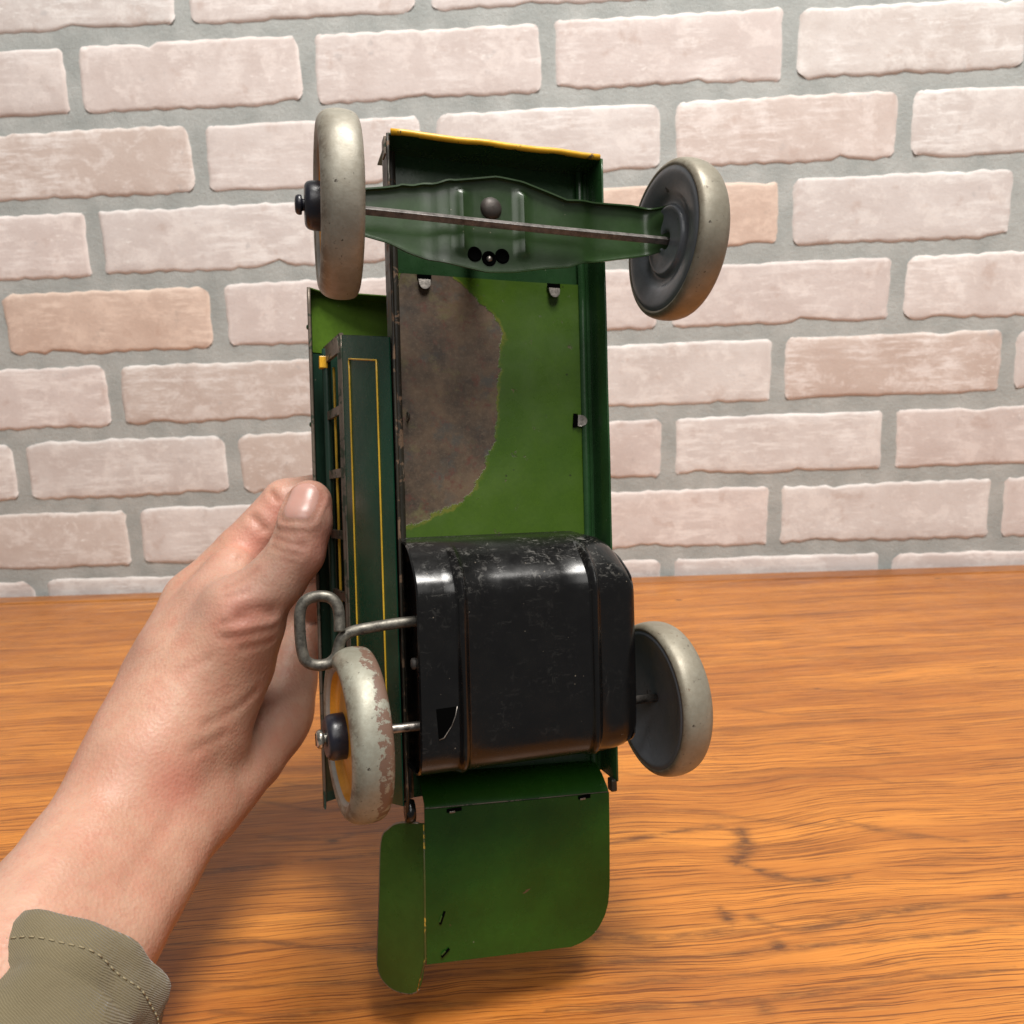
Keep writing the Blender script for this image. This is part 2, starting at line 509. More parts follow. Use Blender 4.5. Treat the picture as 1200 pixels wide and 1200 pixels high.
M = dict(
    floor=mat_floor(), black=mat_black(), brick=mat_brick(), mortar=mat_mortar(), wood=mat_wood('varnished_oak'),
    woodedge=mat_wood('varnished_oak_edging', .35), skin=mat_skin(), cloth=mat_cloth(),
    rail=paint('dark_green_enamel', (.018, .058, .018), .26, chip_at=.74),
    railrust=paint('dark_green_enamel_rusting', (.018, .015, .009), .45, var=.5, chip=(.14, .085, .05), chip_at=.56, scuff_at=.62),
    beam=paint('mid_green_enamel', (.020, .046, .013), .30, chip_at=.75),
    step=paint('leaf_green_enamel', (.013, .056, .006), .25, chip=(.10, .045, .025), chip_at=.68, sc=70, spec=.3),
    flap=paint('leaf_green_enamel_rubbed', (.028, .066, .011), .28, chip=(.16, .10, .05), chip_at=.67, sc=80, spec=.3),
    lining=paint('pale_green_enamel', (.062, .120, .012), .32, chip=(.25, .2, .1), chip_at=.73),
    panel=paint('blue_green_lithograph', (.012, .064, .035), .24, var=.2, chip_at=.79, scuff_at=.78, spec=.2),
    stripe=paint('yellow_line', (.62, .38, .03), .35, var=.3, chip=(.10, .08, .03), chip_at=.66, sc=200),
    yellow=paint('yellow_edge_enamel', (.80, .42, .02), .35, var=.25, chip=(.12, .07, .02), chip_at=.60, sc=160),
    bare=paint('rubbed_tin', (.17, .135, .105), .38, var=.5, chip=(.05, .06, .04), chip_at=.55, metal=.4),
    foldedge=paint('green_enamel_rubbed_to_yellow', (.07, .085, .02), .4, chip=(.42, .26, .03), chip_at=.56, sc=60),
    roof=paint('roof_dark_green_enamel', (.012, .034, .022), .30, chip=(.16, .09, .05), chip_at=.70),
    inner=paint('wheel_back_grey_enamel', (.125, .135, .152), .30, var=.25, chip=(.03, .03, .03), chip_at=.66, sc=120),
    orange=paint('orange_enamel', (.66, .28, .02), .32, var=.3, chip=(.2, .08, .02), chip_at=.66, sc=200),
    dish=paint('wheel_face_grey_enamel', (.30, .29, .26), .34, var=.3, chip=(.2, .12, .08), chip_at=.68),
    tyre=mat_tyre('silver_enamel', (.22, .15, .11), .70),
    tyreworn=mat_tyre('silver_enamel_worn_through', (.15, .088, .062), .58, base=(.35, .345, .28), axial=150., axial_amt=.75),
    tyrepit=mat_tyre('silver_enamel_pitted', (.16, .12, .08), .66, base=(.30, .275, .215)),
    rubber=mat_metal('black_hub_enamel', (.012, .012, .020), .30, .0, (.02, .02, .025)),
    steel=mat_metal('dull_steel', (.34, .31, .28), .36),
    rod=mat_metal('grey_steel_rod', (.17, .155, .145), .46, .45),
    rivet=mat_metal('brown_rivet', (.060, .048, .042), .48, .4),
    wire=mat_metal('grey_steel_wire', (.21, .195, .165), .46, .7),
    nut=mat_metal('bright_steel', (.62, .58, .50), .25),
    dark=NT('dark_gap').set(col=(.002, .002, .002), rough=1.0, spec=.0),
)
nm = NT('nail')
M['nail'] = nm.set(col=nm.mix(nm.noise(160, 3), (.56, .29, .235), (.62, .37, .31)), rough=.34, sss=.15, sssr=(1, .4, .3), ssss=.003, spec=.5, coat=.12, coatr=.25)

# ------------------------------------------------------------------ table
GRAIN = [
 (1.0, 2.4, [(0.0185, 0.2958), (0.0353, 0.2999), (0.0564, 0.3053), (0.0757, 0.3083), (0.0841, 0.3036)]),
 (1.3, 5, [(0.0852, 0.3048), (0.0844, 0.2951), (0.0797, 0.2872), (0.0772, 0.2829)]),
 (1.1, 3, [(0.0775, 0.284), (0.0855, 0.2783), (0.0956, 0.2728), (0.1067, 0.2714), (0.1189, 0.273)]),
 (0.8, 3, [(-0.0008, 0.2456), (0.0176, 0.2443), (0.0357, 0.2422), (0.0636, 0.2448), (0.0789, 0.2452)]),
 (0.9, 3, [(0.0747, 0.2519), (0.0879, 0.245), (0.1076, 0.2488), (0.1316, 0.2543), (0.1725, 0.2605)]),
 (0.9, 2, [(0.0018, 0.2302), (0.0341, 0.2322), (0.0638, 0.2342), (0.0942, 0.2374), (0.1247, 0.2399), (0.1661, 0.245)]),
 (0.7, 1.6, [(-0.0014, 0.22), (0.0327, 0.2228), (0.0729, 0.2256), (0.1196, 0.229)]),
 (0.8, 2.0, [(-0.0016, 0.2115), (0.0421, 0.2129), (0.0811, 0.2165), (0.1162, 0.2217), (0.1543, 0.2256)]),
 (1.2, 3, [(0.0648, 0.2562), (0.0661, 0.2526), (0.0668, 0.2481)]),
 (1.3, 4, [(0.0161, 0.2448), (0.0176, 0.2443)]),
 (1.3, 3.5, [(0.0798, 0.2374), (0.0814, 0.2369)]),
 (1.0, 3, [(0.0673, 0.2114), (0.0683, 0.2104)]),
 (0.8, 3, [(0.1304, 0.3107), (0.1411, 0.3052), (0.1531, 0.2998), (0.1754, 0.2947)]),
 (0.6, 2.2, [(0.03, 0.3194), (0.0633, 0.3214), (0.0991, 0.3119), (0.1513, 0.3035)]),
 (0.5, 2, [(0.0275, 0.3569), (0.0894, 0.3483), (0.1435, 0.349), (0.1714, 0.3383)]),
 (0.5, 2, [(0.0939, 0.3753), (0.1384, 0.3822), (0.1858, 0.3687)]),
 (0.9, 2.2, [(-0.167, 0.2759), (-0.1389, 0.2846), (-0.1186, 0.2884), (-0.1083, 0.2903)]),
 (0.9, 1.8, [(-0.1081, 0.2898), (-0.0905, 0.292), (-0.0691, 0.2948), (-0.0291, 0.2993)]),
 (0.8, 2, [(-0.1295, 0.3092), (-0.0977, 0.3055), (-0.0834, 0.31), (-0.0723, 0.3121)]),
 (1.2, 3, [(-0.0944, 0.3047), (-0.0924, 0.304)]),
 (0.7, 2, [(-0.1399, 0.3386), (-0.1037, 0.3283), (-0.0803, 0.3331)]),
 (0.9, 2.5, [(-0.1381, 0.2441), (-0.1066, 0.2441), (-0.0743, 0.24), (-0.0437, 0.2408), (-0.007, 0.2416)]),
 (0.7, 2, [(-0.1282, 0.2227), (-0.0936, 0.2238), (-0.0561, 0.2248), (-0.0245, 0.2278), (-0.0012, 0.2292)]),
 (0.7, 2.2, [(-0.1099, 0.2136), (-0.0868, 0.2115), (-0.0541, 0.2142), (-0.007, 0.2146)]),
 (0.6, 2, [(-0.1374, 0.3565), (-0.1136, 0.3497), (-0.0849, 0.3565)]),
 (0.5, 2, [(0.1327, 0.5473), (0.1954, 0.5294), (0.2649, 0.5358)]),
 (0.45, 2, [(0.1362, 0.5124), (0.1896, 0.4971), (0.2724, 0.5031)]),
 (0.5, 2, [(0.113, 0.4432), (0.1716, 0.4481), (0.2275, 0.4356)]),
 (0.6, 2, [(0.1136, 0.4253), (0.1542, 0.4138), (0.2531, 0.4188)]),
]

# dense grid where the camera sees the top, so that each dark figure in the grain can be drawn with its own shape
gx = np.concatenate([[-1.1, -.7], np.arange(-.42, .4205, .0014), [.7, 1.1]])
gy = np.concatenate([[.10, .15], np.arange(.19, .45, .0012), np.arange(.45, .6865, .0025), [.6875]])
GX, GY = np.meshgrid(gx, gy, indexing='ij')
tq = np.stack([GX.ravel(), GY.ravel()], 1)
gm = np.zeros(len(tq))
for amt, wid, pts in GRAIN:
    pl = np.array([tuple(p)[:2] for p in spline([(a, b, 0) for a, b in pts], 5)])
    near = np.where((tq[:, 0] > pl[:, 0].min() - .02) & (tq[:, 0] < pl[:, 0].max() + .02) & (tq[:, 1] > pl[:, 1].min() - .02) & (tq[:, 1] < pl[:, 1].max() + .02))[0]
    qq = tq[near]
    best = np.zeros(len(near))
    n_seg = len(pl) - 1
    for i in range(n_seg):
        a, ab = pl[i], pl[i + 1] - pl[i]
        h = np.clip(((qq - a) @ ab) / max(ab @ ab, 1e-12), 0, 1)
        dv = qq - a - h[:, None] * ab
        t = (i + h) / n_seg
        wd = wid * .001 * (.45 + .55 * np.sin(np.pi * np.clip(t, .06, .94)) + .25 * np.sin(t * 17 + wid * 9))
        best = np.maximum(best, np.exp(-(np.hypot(dv[:, 0] * .8, dv[:, 1]) / (wd * .75)) ** 2))
    gm[near] = np.maximum(gm[near], amt * best)
nt = len(tq)
tv3 = np.column_stack([tq, np.zeros(nt)])
tf = grid_faces(len(gx), len(gy))
bv, bf = box((0, .39375, -.0185), (2.2, .5875, .033))
bf = [q for k_, q in enumerate(bf) if k_ != 5]
table_top = mesh_obj('table', np.vstack([tv3, np.array(bv)]), tf + [tuple(a + nt for a in q) for q in bf], M['wood'], smooth=False)
at = table_top.data.attributes.new('figure', 'FLOAT', 'POINT')
at.data.foreach_set('value', np.concatenate([gm, np.zeros(8)]).astype(np.float32))
tag(table_top, 'varnished orange-brown oak table top with dark grain in front of the brick wall', 'table')
mesh_obj('edge_strip', *box((0, .6995, -.0172), (2.2, .0235, .0364)), M['woodedge'], table_top, smooth=False, bevel=.0025)

# ------------------------------------------------------------------ brick wall
P, CH_ = .205, .06773
X0, ZTOP = .0239, CAM_H + .3602
wall = mesh_obj('brick_wall', *box((0, WALL_Y + .03, .30), (2.2, .06, 1.4)), M['mortar'], smooth=False)
tag(wall, 'pale pink whitewashed brick wall with grey mortar joints behind the table', 'wall')


def brick(x0, x1, z0, z1, seed):
    r = np.random.default_rng(seed)
    nx, nz = 30, 11
    hx, hz = (x1 - x0) / 2, (z1 - z0) / 2
    e = .0022

    def axis(n, h):
        a = np.linspace(-h + e * 2, h - e * 2, n - 4)
        return np.concatenate([[-h, -h + e * .7], a, [h - e * .7, h]])
    ax, az = axis(nx, hx), axis(nz, hz)
    X, Z = np.meshgrid(ax, az, indexing='ij')
    # rounded corners
    cr = r.uniform(.006, .014)
    dx, dz = np.maximum(np.abs(X) - (hx - cr), 0), np.maximum(np.abs(Z) - (hz - cr), 0)
    dd = np.hypot(dx, dz)
    sc = np.where(dd > 0, np.maximum(dx, dz) / np.maximum(dd, 1e-9), 1)
    X = np.sign(X) * (np.minimum(np.abs(X), hx - cr) + dx * sc)
    Z = np.sign(Z) * (np.minimum(np.abs(Z), hz - cr) + dz * sc)
    # ragged outline
    ph = r.uniform(0, 6.28, 12)

    def wob(t, o):
        return sum(np.sin(t * k + ph[(i + o) % 12]) * a for i, (k, a) in enumerate(((38, .0004), (95, .0003), (170, .0003), (330, .0004), (520, .0004))))
    edge_z = np.clip((np.abs(Z) / hz - .55) / .45, 0, 1)
    edge_x = np.clip((np.abs(X) / hx - .85) / .15, 0, 1)
    Zo = Z + np.sign(Z) * edge_z * wob(X, 0) * np.where(Z > 0, 1, 1.3) + np.sign(Z) * 0
    Xo = X + np.sign(X) * edge_x * wob(Z * 1.4, 5)
    # nicks along the arrises
    for _ in range(r.integers(1, 4)):
        nxp, up = r.uniform(-hx, hx), r.choice([-1, 1], p=[.7, .3])
        dep, wd = r.uniform(.0015, .004), r.uniform(.004, .014)
        Zo -= up * dep * np.exp(-((X - nxp) / wd) ** 2) * edge_z * (np.sign(Z) == up)
    d_edge = np.minimum(hx - np.abs(X), hz - np.abs(Z))
    dep = .0024 * np.clip(d_edge / (e * 1.1), 0, 1) ** .45
    pts = np.stack([X.ravel(), X.ravel() * 0, Z.ravel()], 1) + r.uniform(-1, 1, 3)
    rel = (vnoise(pts, 55, seed) * .5 + vnoise(pts, 190, seed + 1) * .35).reshape(X.shape) * .0006
    Y = -(dep + np.clip(d_edge / .006, 0, 1) * rel) + .0012
    cx, cz = (x0 + x1) / 2, (z0 + z1) / 2
    vs = np.stack([Xo.ravel(), Y.ravel(), Zo.ravel()], 1)
    fs = grid_faces(nx, nz)
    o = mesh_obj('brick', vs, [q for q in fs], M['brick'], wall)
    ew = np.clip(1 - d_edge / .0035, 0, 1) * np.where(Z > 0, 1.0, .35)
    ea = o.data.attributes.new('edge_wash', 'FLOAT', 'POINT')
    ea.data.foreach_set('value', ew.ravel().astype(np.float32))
    o.location = (cx, WALL_Y, cz)
    tn = r.uniform(.90, 1.0)
    wm = r.uniform(0, .06)
    o.color = (tn, tn * (1 - wm * .8), tn * (1 - wm), 1)
    return o


k = 0
jr = np.random.default_rng(11)
for row in range(-1, 9):
    z1 = ZTOP - row * CH_
    cols = range(-7, 8)
    js = [c for c in cols if (c % 2 != 0) == (row % 2 == 0)]
    jx = {c: X0 + c * P / 2 + jr.uniform(-.0025, .0025) for c in js}
    for a, b in zip(js[:-1], js[1:]):
        g = .0058
        t, bt = jr.uniform(-.001, .001, 2)
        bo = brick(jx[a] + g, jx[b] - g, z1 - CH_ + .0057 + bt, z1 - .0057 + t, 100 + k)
        if (row, a) in ((4, -5), (3, 0)):
            bo.color = (.93, .78, .68, 1)
        k += 1

# ------------------------------------------------------------------ toy bus
root = bpy.data.objects.new('toy_bus', None)
root.empty_display_size = .02
C.objects.link(root)
root.matrix_world = Matrix(((0.94204, 0.00747, 0.33542, -0.00768), (0.32937, 0.16979, -0.92881, 0.23645),
                            (-0.06388, 0.98545, 0.15749, 0.16146), (0, 0, 0, 1)))
tag(root, 'old green tin clockwork toy bus held upright to show its rusty underside', 'toy bus')
mm = .001


def part(name, vf, mat, parent=root, **kw):
    v, f = vf
    return mesh_obj(name, [(a[0] * mm, a[1] * mm, a[2] * mm) for a in v], f, mat, parent, **kw)


FW = -12.0   # floor level below the chassis rim

# floor pan with its rust patch
RUST = [(-29.0, 72.7), (-21.3, 74.8), (-13.1, 71.0), (-8.4, 68.0), (-2.0, 62.9), (2.5, 57.6), (3.0, 52.0), (2.2, 45.9), (0.6, 40.3), (0.9, 32.5), (-0.2, 22.7), (-3.5, 11.1), (-9.4, 3.4), (-15.3, -1.9), (-21.7, -3.1), (-23.2, -5.7), (-27.9, -6.9), (-36.0, -7.5), (-36.1, 24.0), (-36.0, 60)]


def sdist(pts, poly):
    poly = np.array(poly)
    d = np.full(len(pts), 1e9)
    ins = np.zeros(len(pts), bool)
    for i in range(len(poly)):
        a, b = poly[i], poly[(i + 1) % len(poly)]
        ab = b - a
        h = np.clip(((pts - a) @ ab) / (ab @ ab), 0, 1)
        d = np.minimum(d, np.linalg.norm(pts - a - h[:, None] * ab, axis=1))
        c = ((a[1] > pts[:, 1]) != (b[1] > pts[:, 1])) & (pts[:, 0] < (b[0] - a[0]) * (pts[:, 1] - a[1]) / (b[1] - a[1] + 1e-12) + a[0])
        ins ^= c
    return np.where(ins, -d, d)


nu, nv = 70, 100
us, vs_ = np.linspace(-32, 31.2, nu), np.linspace(-14.5, 72, nv)
U, V_ = np.meshgrid(us, vs_, indexing='ij')
q = np.stack([U.ravel(), V_.ravel()], 1)
pan_w = FW + .35 * np.sin(q[:, 0] * .09 + .6) * np.sin(q[:, 1] * .05 + 1) + .0
vs3 = np.column_stack([q, pan_w])
floor = part('floor_pan', (vs3, grid_faces(nu, nv)), M['floor'])
at = floor.data.attributes.new('rust', 'FLOAT', 'POINT')
at.data.foreach_set('value', np.clip(.5 - sdist(q, RUST) / 7.0, 0, 1).astype(np.float32))


def rail(s, mat):
    prof = [(34.6, .2), (34.2, -.3), (34.3, -6), (34.3, FW + .6), (33.8, FW + .05), (33.2, FW + .05), (32.8, FW + .4), (32.4, FW + 1.0),
            (31.7, FW + 1.2), (31.0, FW + .9), (30.6, FW + .2)]
    st = np.linspace(-93, 109.4, 40)
    v = [(s * a, t, b + .12 * math.sin(t * .13)) for t in st for a, b in prof]
    o = part('side_rail', (v, grid_faces(len(st), len(prof))), mat, solid=.0004, sharp=50)
    rim = [(s * 34.6, t, .2 + .12 * math.sin(t * .13)) for t in st]
    part('rim', tube(rim, .42, 8), M['railrust'] if s < 0 else M['rail'], o)
    return o


rl = rail(-1, M['railrust'])
rr = rail(1, M['rail'])
part('front_floor', ([(-34.2, 66, FW - 1.3), (34.2, 66, FW - 1.3), (34.2, 109.4, FW - 1.3), (-34.2, 109.4, FW - 1.3)], [(0, 1, 2, 3)]), M['rail'], solid=.0004)
part('rear_floor', ([(-34, -93, FW - .3), (34, -93, FW - .3), (34, -13.5, FW - .3), (-34, -13.5, FW - .3)], [(0, 1, 2, 3)]), M['rail'], solid=.0004)
# front plate, its yellow lip and a bent corner tab
fp = part('front_plate', ([(-34.4, 109.5, .2), (34.4, 109.5, .2), (34.4, 109.6, -22), (-34.4, 109.6, -22)], [(0, 1, 2, 3)]), M['rail'], solid=.0004)
part('lip', tube([(-33.6 + 67.5 * i / 20, 110.1 + .15 * math.sin(i * .9), .1 + .1 * math.sin(i * 1.7)) for i in range(21)], .95, 10), M['yellow'], fp)
part('corner_tab', box((-35.2, 106.5, -3.0), (.7, 5.5, 4.5)), M['bare'], fp, smooth=False, bevel=.0002)


# small bent fixing tabs in their slots
def tab(u, v, turn=0.0):
    o = bpy.data.objects.new('fixing_tab', None)
    o.empty_display_size = .003
    pts = [(1.9 * math.cos(t), -1.2 + -2.2 * math.sin(t), .9 + .3 * math.sin(t)) for t in np.linspace(0, math.pi, 9)]
    pts += [(-1.9, -.2, .7), (1.9, -.2, .7)]
    n = len(pts)
    top = [(a, b, c) for a, b, c in pts]
    bot = [(a, b, c - .5) for a, b, c in pts]
    fs = [tuple(range(n)), tuple(range(2 * n - 1, n - 1, -1))] + [(i, i + n, (i + 1) % n + n, (i + 1) % n) for i in range(n)]
    bpy.data.objects.remove(o)
    t = part('fixing_tab', (top + bot, fs), M['steel'], smooth=False)
    t.location = (u * mm, v * mm, (FW + .35) * mm)
    t.rotation_euler = (0, 0, turn)
    part('slot', box((0, .6, .12), (4.6, 1.5, .25)), M['dark'], t, smooth=False)
    return t


tab(-22.3, 70.6)
tab(21.5, 70.4)
t3 = tab(28.6, 26.2, 1.5)
# rust-eaten rivet spot on the left rail
part('rusted_rivet', lathe(smooth_prof([(0, 1.6), (.5, 1.4), (.8, .8), (.9, .01)], 3), 12), M['railrust']).location = (-29.2 * mm, 27 * mm, (FW + 1.2) * mm)

# front axle beam: a leaf of pressed tin with turned-up edges, ribs, holes
BEAM = [(-47.5, 87.6), (-43.0, 88.6), (-37, 89.6), (-30.8, 91.0), (-25.4, 91.5), (-15, 93.2), (-4.7, 95.1), (3, 94.4), (11.3, 92.1), (17.4, 90.3), (28.2, 91.1), (39.9, 91.4), (47.4, 90.7), (51.3, 90.4),
        (51.3, 77.5), (47, 76.8), (41.0, 75.6), (30, 73.6), (22.0, 72.0), (17.7, 70.4), (10.7, 69.6), (-0.2, 67.7), (-8.2, 67.2), (-18, 68.8), (-26.0, 70.4), (-30.9, 71.8), (-36.9, 74.3), (-43.4, 75.7), (-47.5, 76.2)]
BW = 10.0


def beam_mesh():
    top = BEAM[:14]
    bot = BEAM[14:][::-1]
    us = np.linspace(-47.5, 51.0, 80)
    tv = np.interp(us, [p[0] for p in top], [p[1] for p in top])
    bv = np.interp(us, [p[0] for p in bot], [p[1] for p in bot])
    tv += .25 * np.sin(us * .9) * (np.abs(us + 25) < 8)
    rows = []
    ts = [(-.0, 2.6), (.0, 1.4), (.012, .5), (.05, .12)] + [(a, 0) for a in np.linspace(.1, .9, 27)] + [(.95, .12), (.988, .5), (1, 1.4), (1, 2.6)]
    v = []
    for u, a, b in zip(us, tv, bv):
        for t, h in ts:
            vv = a + (b - a) * t
            wv = BW + h * (.75 if t < .5 else .55)
            # pressed ribs
            for ru in (-15.3, 3.4):
                du = abs(u - ru)
                if du < 1.7 and .08 < t < .86:
                    wv += 1.3 * math.cos(du / 1.7 * math.pi / 2) ** .8 * min(1, (t - .08) / .06, (.86 - t) / .06)
            # ends step down towards the stub axles
            wv -= 2.0 / (1 + math.exp(-(abs(u - 1) - 24) * .9))
            if u > 45:
                wv += (u - 45) ** 2 * .26 * (1.0 - .25 * math.cos(t * 6.3)) * (1 + .25 * math.sin(t * 9))
            v.append((u, vv, wv))
    return v, grid_faces(len(us), len(ts))


beam = part('front_axle_beam', beam_mesh(), M['beam'], solid=.00045, sharp=60)


def dome(name, c, r, h, mat, parent, n=24):
    pr = [(h * math.cos(t), r * math.sin(t)) for t in np.linspace(.02, math.pi / 2, 7)] + [(-.4, r)]
    v, f = lathe(pr, n)
    v = [(y, z, x) for x, y, z in v]
    o = part(name, (v, f), mat, parent)
    o.location = Vector(c) * mm
    return o


dome('rivet', (-6.3, 86.2, BW + .2), 3.3, 1.9, M['rivet'], beam)
for hu, hv, rr_ in ((-11.7, 72.4, 1.55), (-7.3, 71.4, 1.55), (-3.2, 72.4, 1.55)):
    v, f = lathe([(.12, .01), (.12, rr_), (.45, rr_ + .15), (.3, rr_ + .55), (0, rr_ + .7)], 20)
    h = part('hole', ([(b, c, a) for a, b, c in v], f), M['dark'] if True else None, beam)
    h.location = (hu * mm, hv * mm, (BW + .28) * mm)
dome('pin', (-7.3, 71.2, BW + .4), .95, .9, M['steel'], beam, 14)
# pivot post behind the beam and the axle rod in front of it
v, f = lathe([(-14, .01), (-14, 2.2), (9.5, 2.2), (9.5, .01)], 20)
pp = part('pivot_post', ([(b, c, a) for a, b, c in v], f), M['rail'], sharp=40)
pp.location = (-6.3 * mm, 84 * mm, 0)
AX_F = (.9, 80.2, 14.6)
ax = [(-60 + i * 5, AX_F[1] + .6 - .012 * (i * 5), AX_F[2] + .25 * math.sin(i * .35)) for i in range(23)]
part('front_axle', tube(ax, 1.35, 4), M['rod'], smooth=False, bevel=.0002)

# wheels -----------------------------------------------------------
TYRE = smooth_prof([(-5.0, 22.4), (-5.3, 23.3), (-4.4, 24.5), (-2.6, 25.1), (0, 25.3), (2.8, 25.0), (5.0, 24.1), (6.3, 22.5), (6.6, 20.8), (6.1, 19.6)], 3)
BACK = smooth_prof([(-1.0, .4), (-1.4, 2.0), (-3.6, 3.0), (-4.0, 4.2), (-3.9, 8.5), (-4.1, 10.6), (-3.0, 11.2), (-2.6, 12.2), (-2.9, 13.6), (-4.3, 15.6), (-5.1, 18.5), (-5.4, 21.0), (-5.1, 22.5)], 3)
FACE = smooth_prof([(6.1, 19.65), (5.6, 19.0), (5.0, 18.6)], 3)
FACE2 = smooth_prof([(5.0, 18.65), (3.2, 17.6), (2.6, 16.0), (3.4, 12.0), (4.6, 5.0)], 3)
HUB = smooth_prof([(.0, 6.6), (5.5, 6.7), (8.6, 6.5), (9.9, 5.6), (10.2, 4.0), (10.2, .05)], 4)
END = smooth_prof([(10.0, 1.6), (10.8, 1.7), (11.0, 2.6), (12.0, 2.7), (12.8, 2.0), (13.0, .05)], 3)


BACK2 = smooth_prof([(-1.0, .4), (-1.4, 2.0), (-1.6, 4.0), (-1.9, 8.0), (-2.5, 12.0), (-3.4, 16.0), (-4.6, 19.5), (-5.3, 21.4), (-5.1, 22.5)], 3)


def wheel(side, u, v, w_, tyre, tilt=(0, 0, 0), back=None, nut='rubber'):
    mir = lambda pr: [(side * a * .90, r * .957) for a, r in pr]
    o = part('wheel', lathe(mir(TYRE), 96), M[tyre])
    o.location = (u * mm, v * mm, w_ * mm)
    o.rotation_euler = (R(tilt[0]), R(tilt[1]), R(tilt[2]))
    part('back_disc', lathe(mir(back or BACK), 96), M['inner'], o)
    part('face_ring', lathe(mir(FACE), 64), M['dish'], o)
    part('face_disc', lathe(mir(FACE2), 64), M['orange'], o)
    part('hub_cap', lathe(mir(HUB), 40), M['rubber'], o)
    e = part('axle_end', lathe(mir(END), 24), M[nut], o)
    if nut == 'nut':
        part('screw_slot', box((side * 11.6, 0, 0), (.3, 3.2, .6)), M['dark'], o, smooth=False)
    return o


wheel(-1, -50.8, 80.8, 14.6, 'tyre', tilt=(0, -1.5, 0))
wheel(1, 52.3, 79.6, 14.6, 'tyrepit', tilt=(0, 0, -2))
wheel(-1, -49.6, -64.4, 9.6, 'tyreworn', tilt=(0, 5.5, 1), nut='nut')
wheel(1, 45.6, -64.4, 9.6, 'tyrepit', tilt=(0, 1.0, 1), back=BACK2)
part('rear_axle', tube([(-52, -64.4, 9.6), (-40, -64.4, 9.6), (0, -64.4, 9.6), (52, -64.4, 9.6)], 1.35, 16), M['steel'])

# motor housing -----------------------------------------------------
HP = smooth_prof([(-11.6, FW + .2), (-12.0, FW + 3), (-12.3, 0.0), (-12.9, 4.0), (-14.6, 8.0), (-17.4, 11.8), (-20.4, 15.2), (-23.4, 17.4), (-27.5, 18.3), (-40, 18.4), (-52, 18.4), (-62, 18.3), (-70.0, 17.8),
                  (-74.4, 16.2), (-77.0, 12.8), (-78.4, 8.0), (-79.2, 2), (-79.6, -6), (-79.8, FW + .2)], 3)
st = [(-33.4, 0, 0), (-33.0, 0.5, 0), (-26, 0.5, 0), (-22.7, 0.5, 0), (-22.25, 0.75, 0), (-21.8, 1.5, 0), (-21.3, 2.2, 0), (-20.8, 2.4, 0), (-20.3, 2.2, 0), (-19.8, 1.5, 0), (-19.35, 0.75, 0), (-18.9, 0.5, 0), (-10, 0.5, 0), (0, 0.55, 0), (10, 0.5, 0), (17.9, 0.5, 0), (18.35, 0.75, 0), (18.8, 1.5, 0), (19.3, 2.2, 0), (19.8, 2.4, 0), (20.3, 2.2, 0), (20.8, 1.5, 0), (21.25, 0.75, 0), (21.7, 0.5, 0), (25, 0.45, 0), (28.0, 0.3, 0.012), (30.4, 0.1, 0.04), (32.2, -0.3, 0.08), (33.4, -1.0, 0.115), (34.0, -2.2, 0.15)]
v = []
for u, off, tap in st:
    for i, (a, b) in enumerate(HP):
        ta = HP[min(i + 1, len(HP) - 1)]
        tb_ = HP[max(i - 1, 0)]
        nx_, ny_ = -(ta[1] - tb_[1]), (ta[0] - tb_[0])
        ln = math.hypot(nx_, ny_)
        nx_, ny_ = -nx_ / ln, -ny_ / ln
        fade = max(0, min(1, (-13.2 - a) / 5)) * max(0, min(1, (a + 79.0) / 5))
        of2 = min(off, .5) + max(0, off - .5) * fade
        aa = a + nx_ * of2
        bb = b + ny_ * of2
        top = max(0, min(1, (aa + 30) / 18))
        aa = aa - tap * 48 * top + tap * 20 * max(0, min(1, (-aa - 64) / 18))
        v.append((u, aa, bb))
hous = part('motor_housing', (v, grid_faces(len(st), len(HP))), M['black'], solid=.0004, sharp=60)
# end plates
for uu, tp in ((-31.6, 0.0), (33.0, .10)):
    pts = [(uu, a - tp * 45 * max(0, min(1, (a + 30) / 18)) + tp * 18 * max(0, min(1, (-a - 64) / 18)), min(b, 17.0)) for a, b in HP]
    part('end_plate', (pts, [tuple(range(len(pts)))]), M['black'], hous, smooth=False, solid=.0005)
sc_ = part('screw', lathe([(-1.2, .05), (-1.2, 1.1), (-.8, 1.7), (0, 1.8)], 16), M['rod'], hous)
sc_.location = (-31.8 * mm, -47.5 * mm, 4 * mm)
# torn triangular hole in the housing
tri = [(-29.0, -57.6), (-22.8, -57.4), (-24.3, -62.0), (-27.0, -65.8), (-28.4, -66.2)]
part('torn_hole', ([(a, b, 19.22) for a, b in tri], [tuple(range(5))]), M['dark'], hous, smooth=False)
lipp = [(-23.0, -57.4, 19.25), (-23.6, -60.0, 19.3), (-24.7, -62.6, 19.3), (-27.0, -65.8, 19.25), (-28.4, -66.2, 19.2)]
part('hole_burr', tube(lipp, .16, 6), M['steel'], hous)

# wind-up key: one bent wire --------------------------------------------
kp = [(-28, -34.6, 6.0), (-36, -34.8, 6.0), (-44, -35.4, 6.1), (-50.0, -36.2, 6.2), (-52.8, -37.8, 6.2), (-53.9, -40.6, 6.1), (-54.8, -43.2, 6.0), (-57.0, -44.8, 6.0), (-60.2, -44.9, 6.0), (-62.8, -43.6, 6.0), (-63.9, -40.6, 6.0), (-64.3, -34.8, 6.0),
      (-64.1, -29.6, 6.1), (-62.7, -26.6, 6.3), (-59.6, -25.5, 6.5), (-56.0, -26.0, 6.8), (-54.0, -28.4, 7.1), (-53.5, -32.0, 7.4), (-53.6, -35.6, 7.7)]
part('winding_key', tube(spline(kp, 8), 1.6, 14), M['wire'])

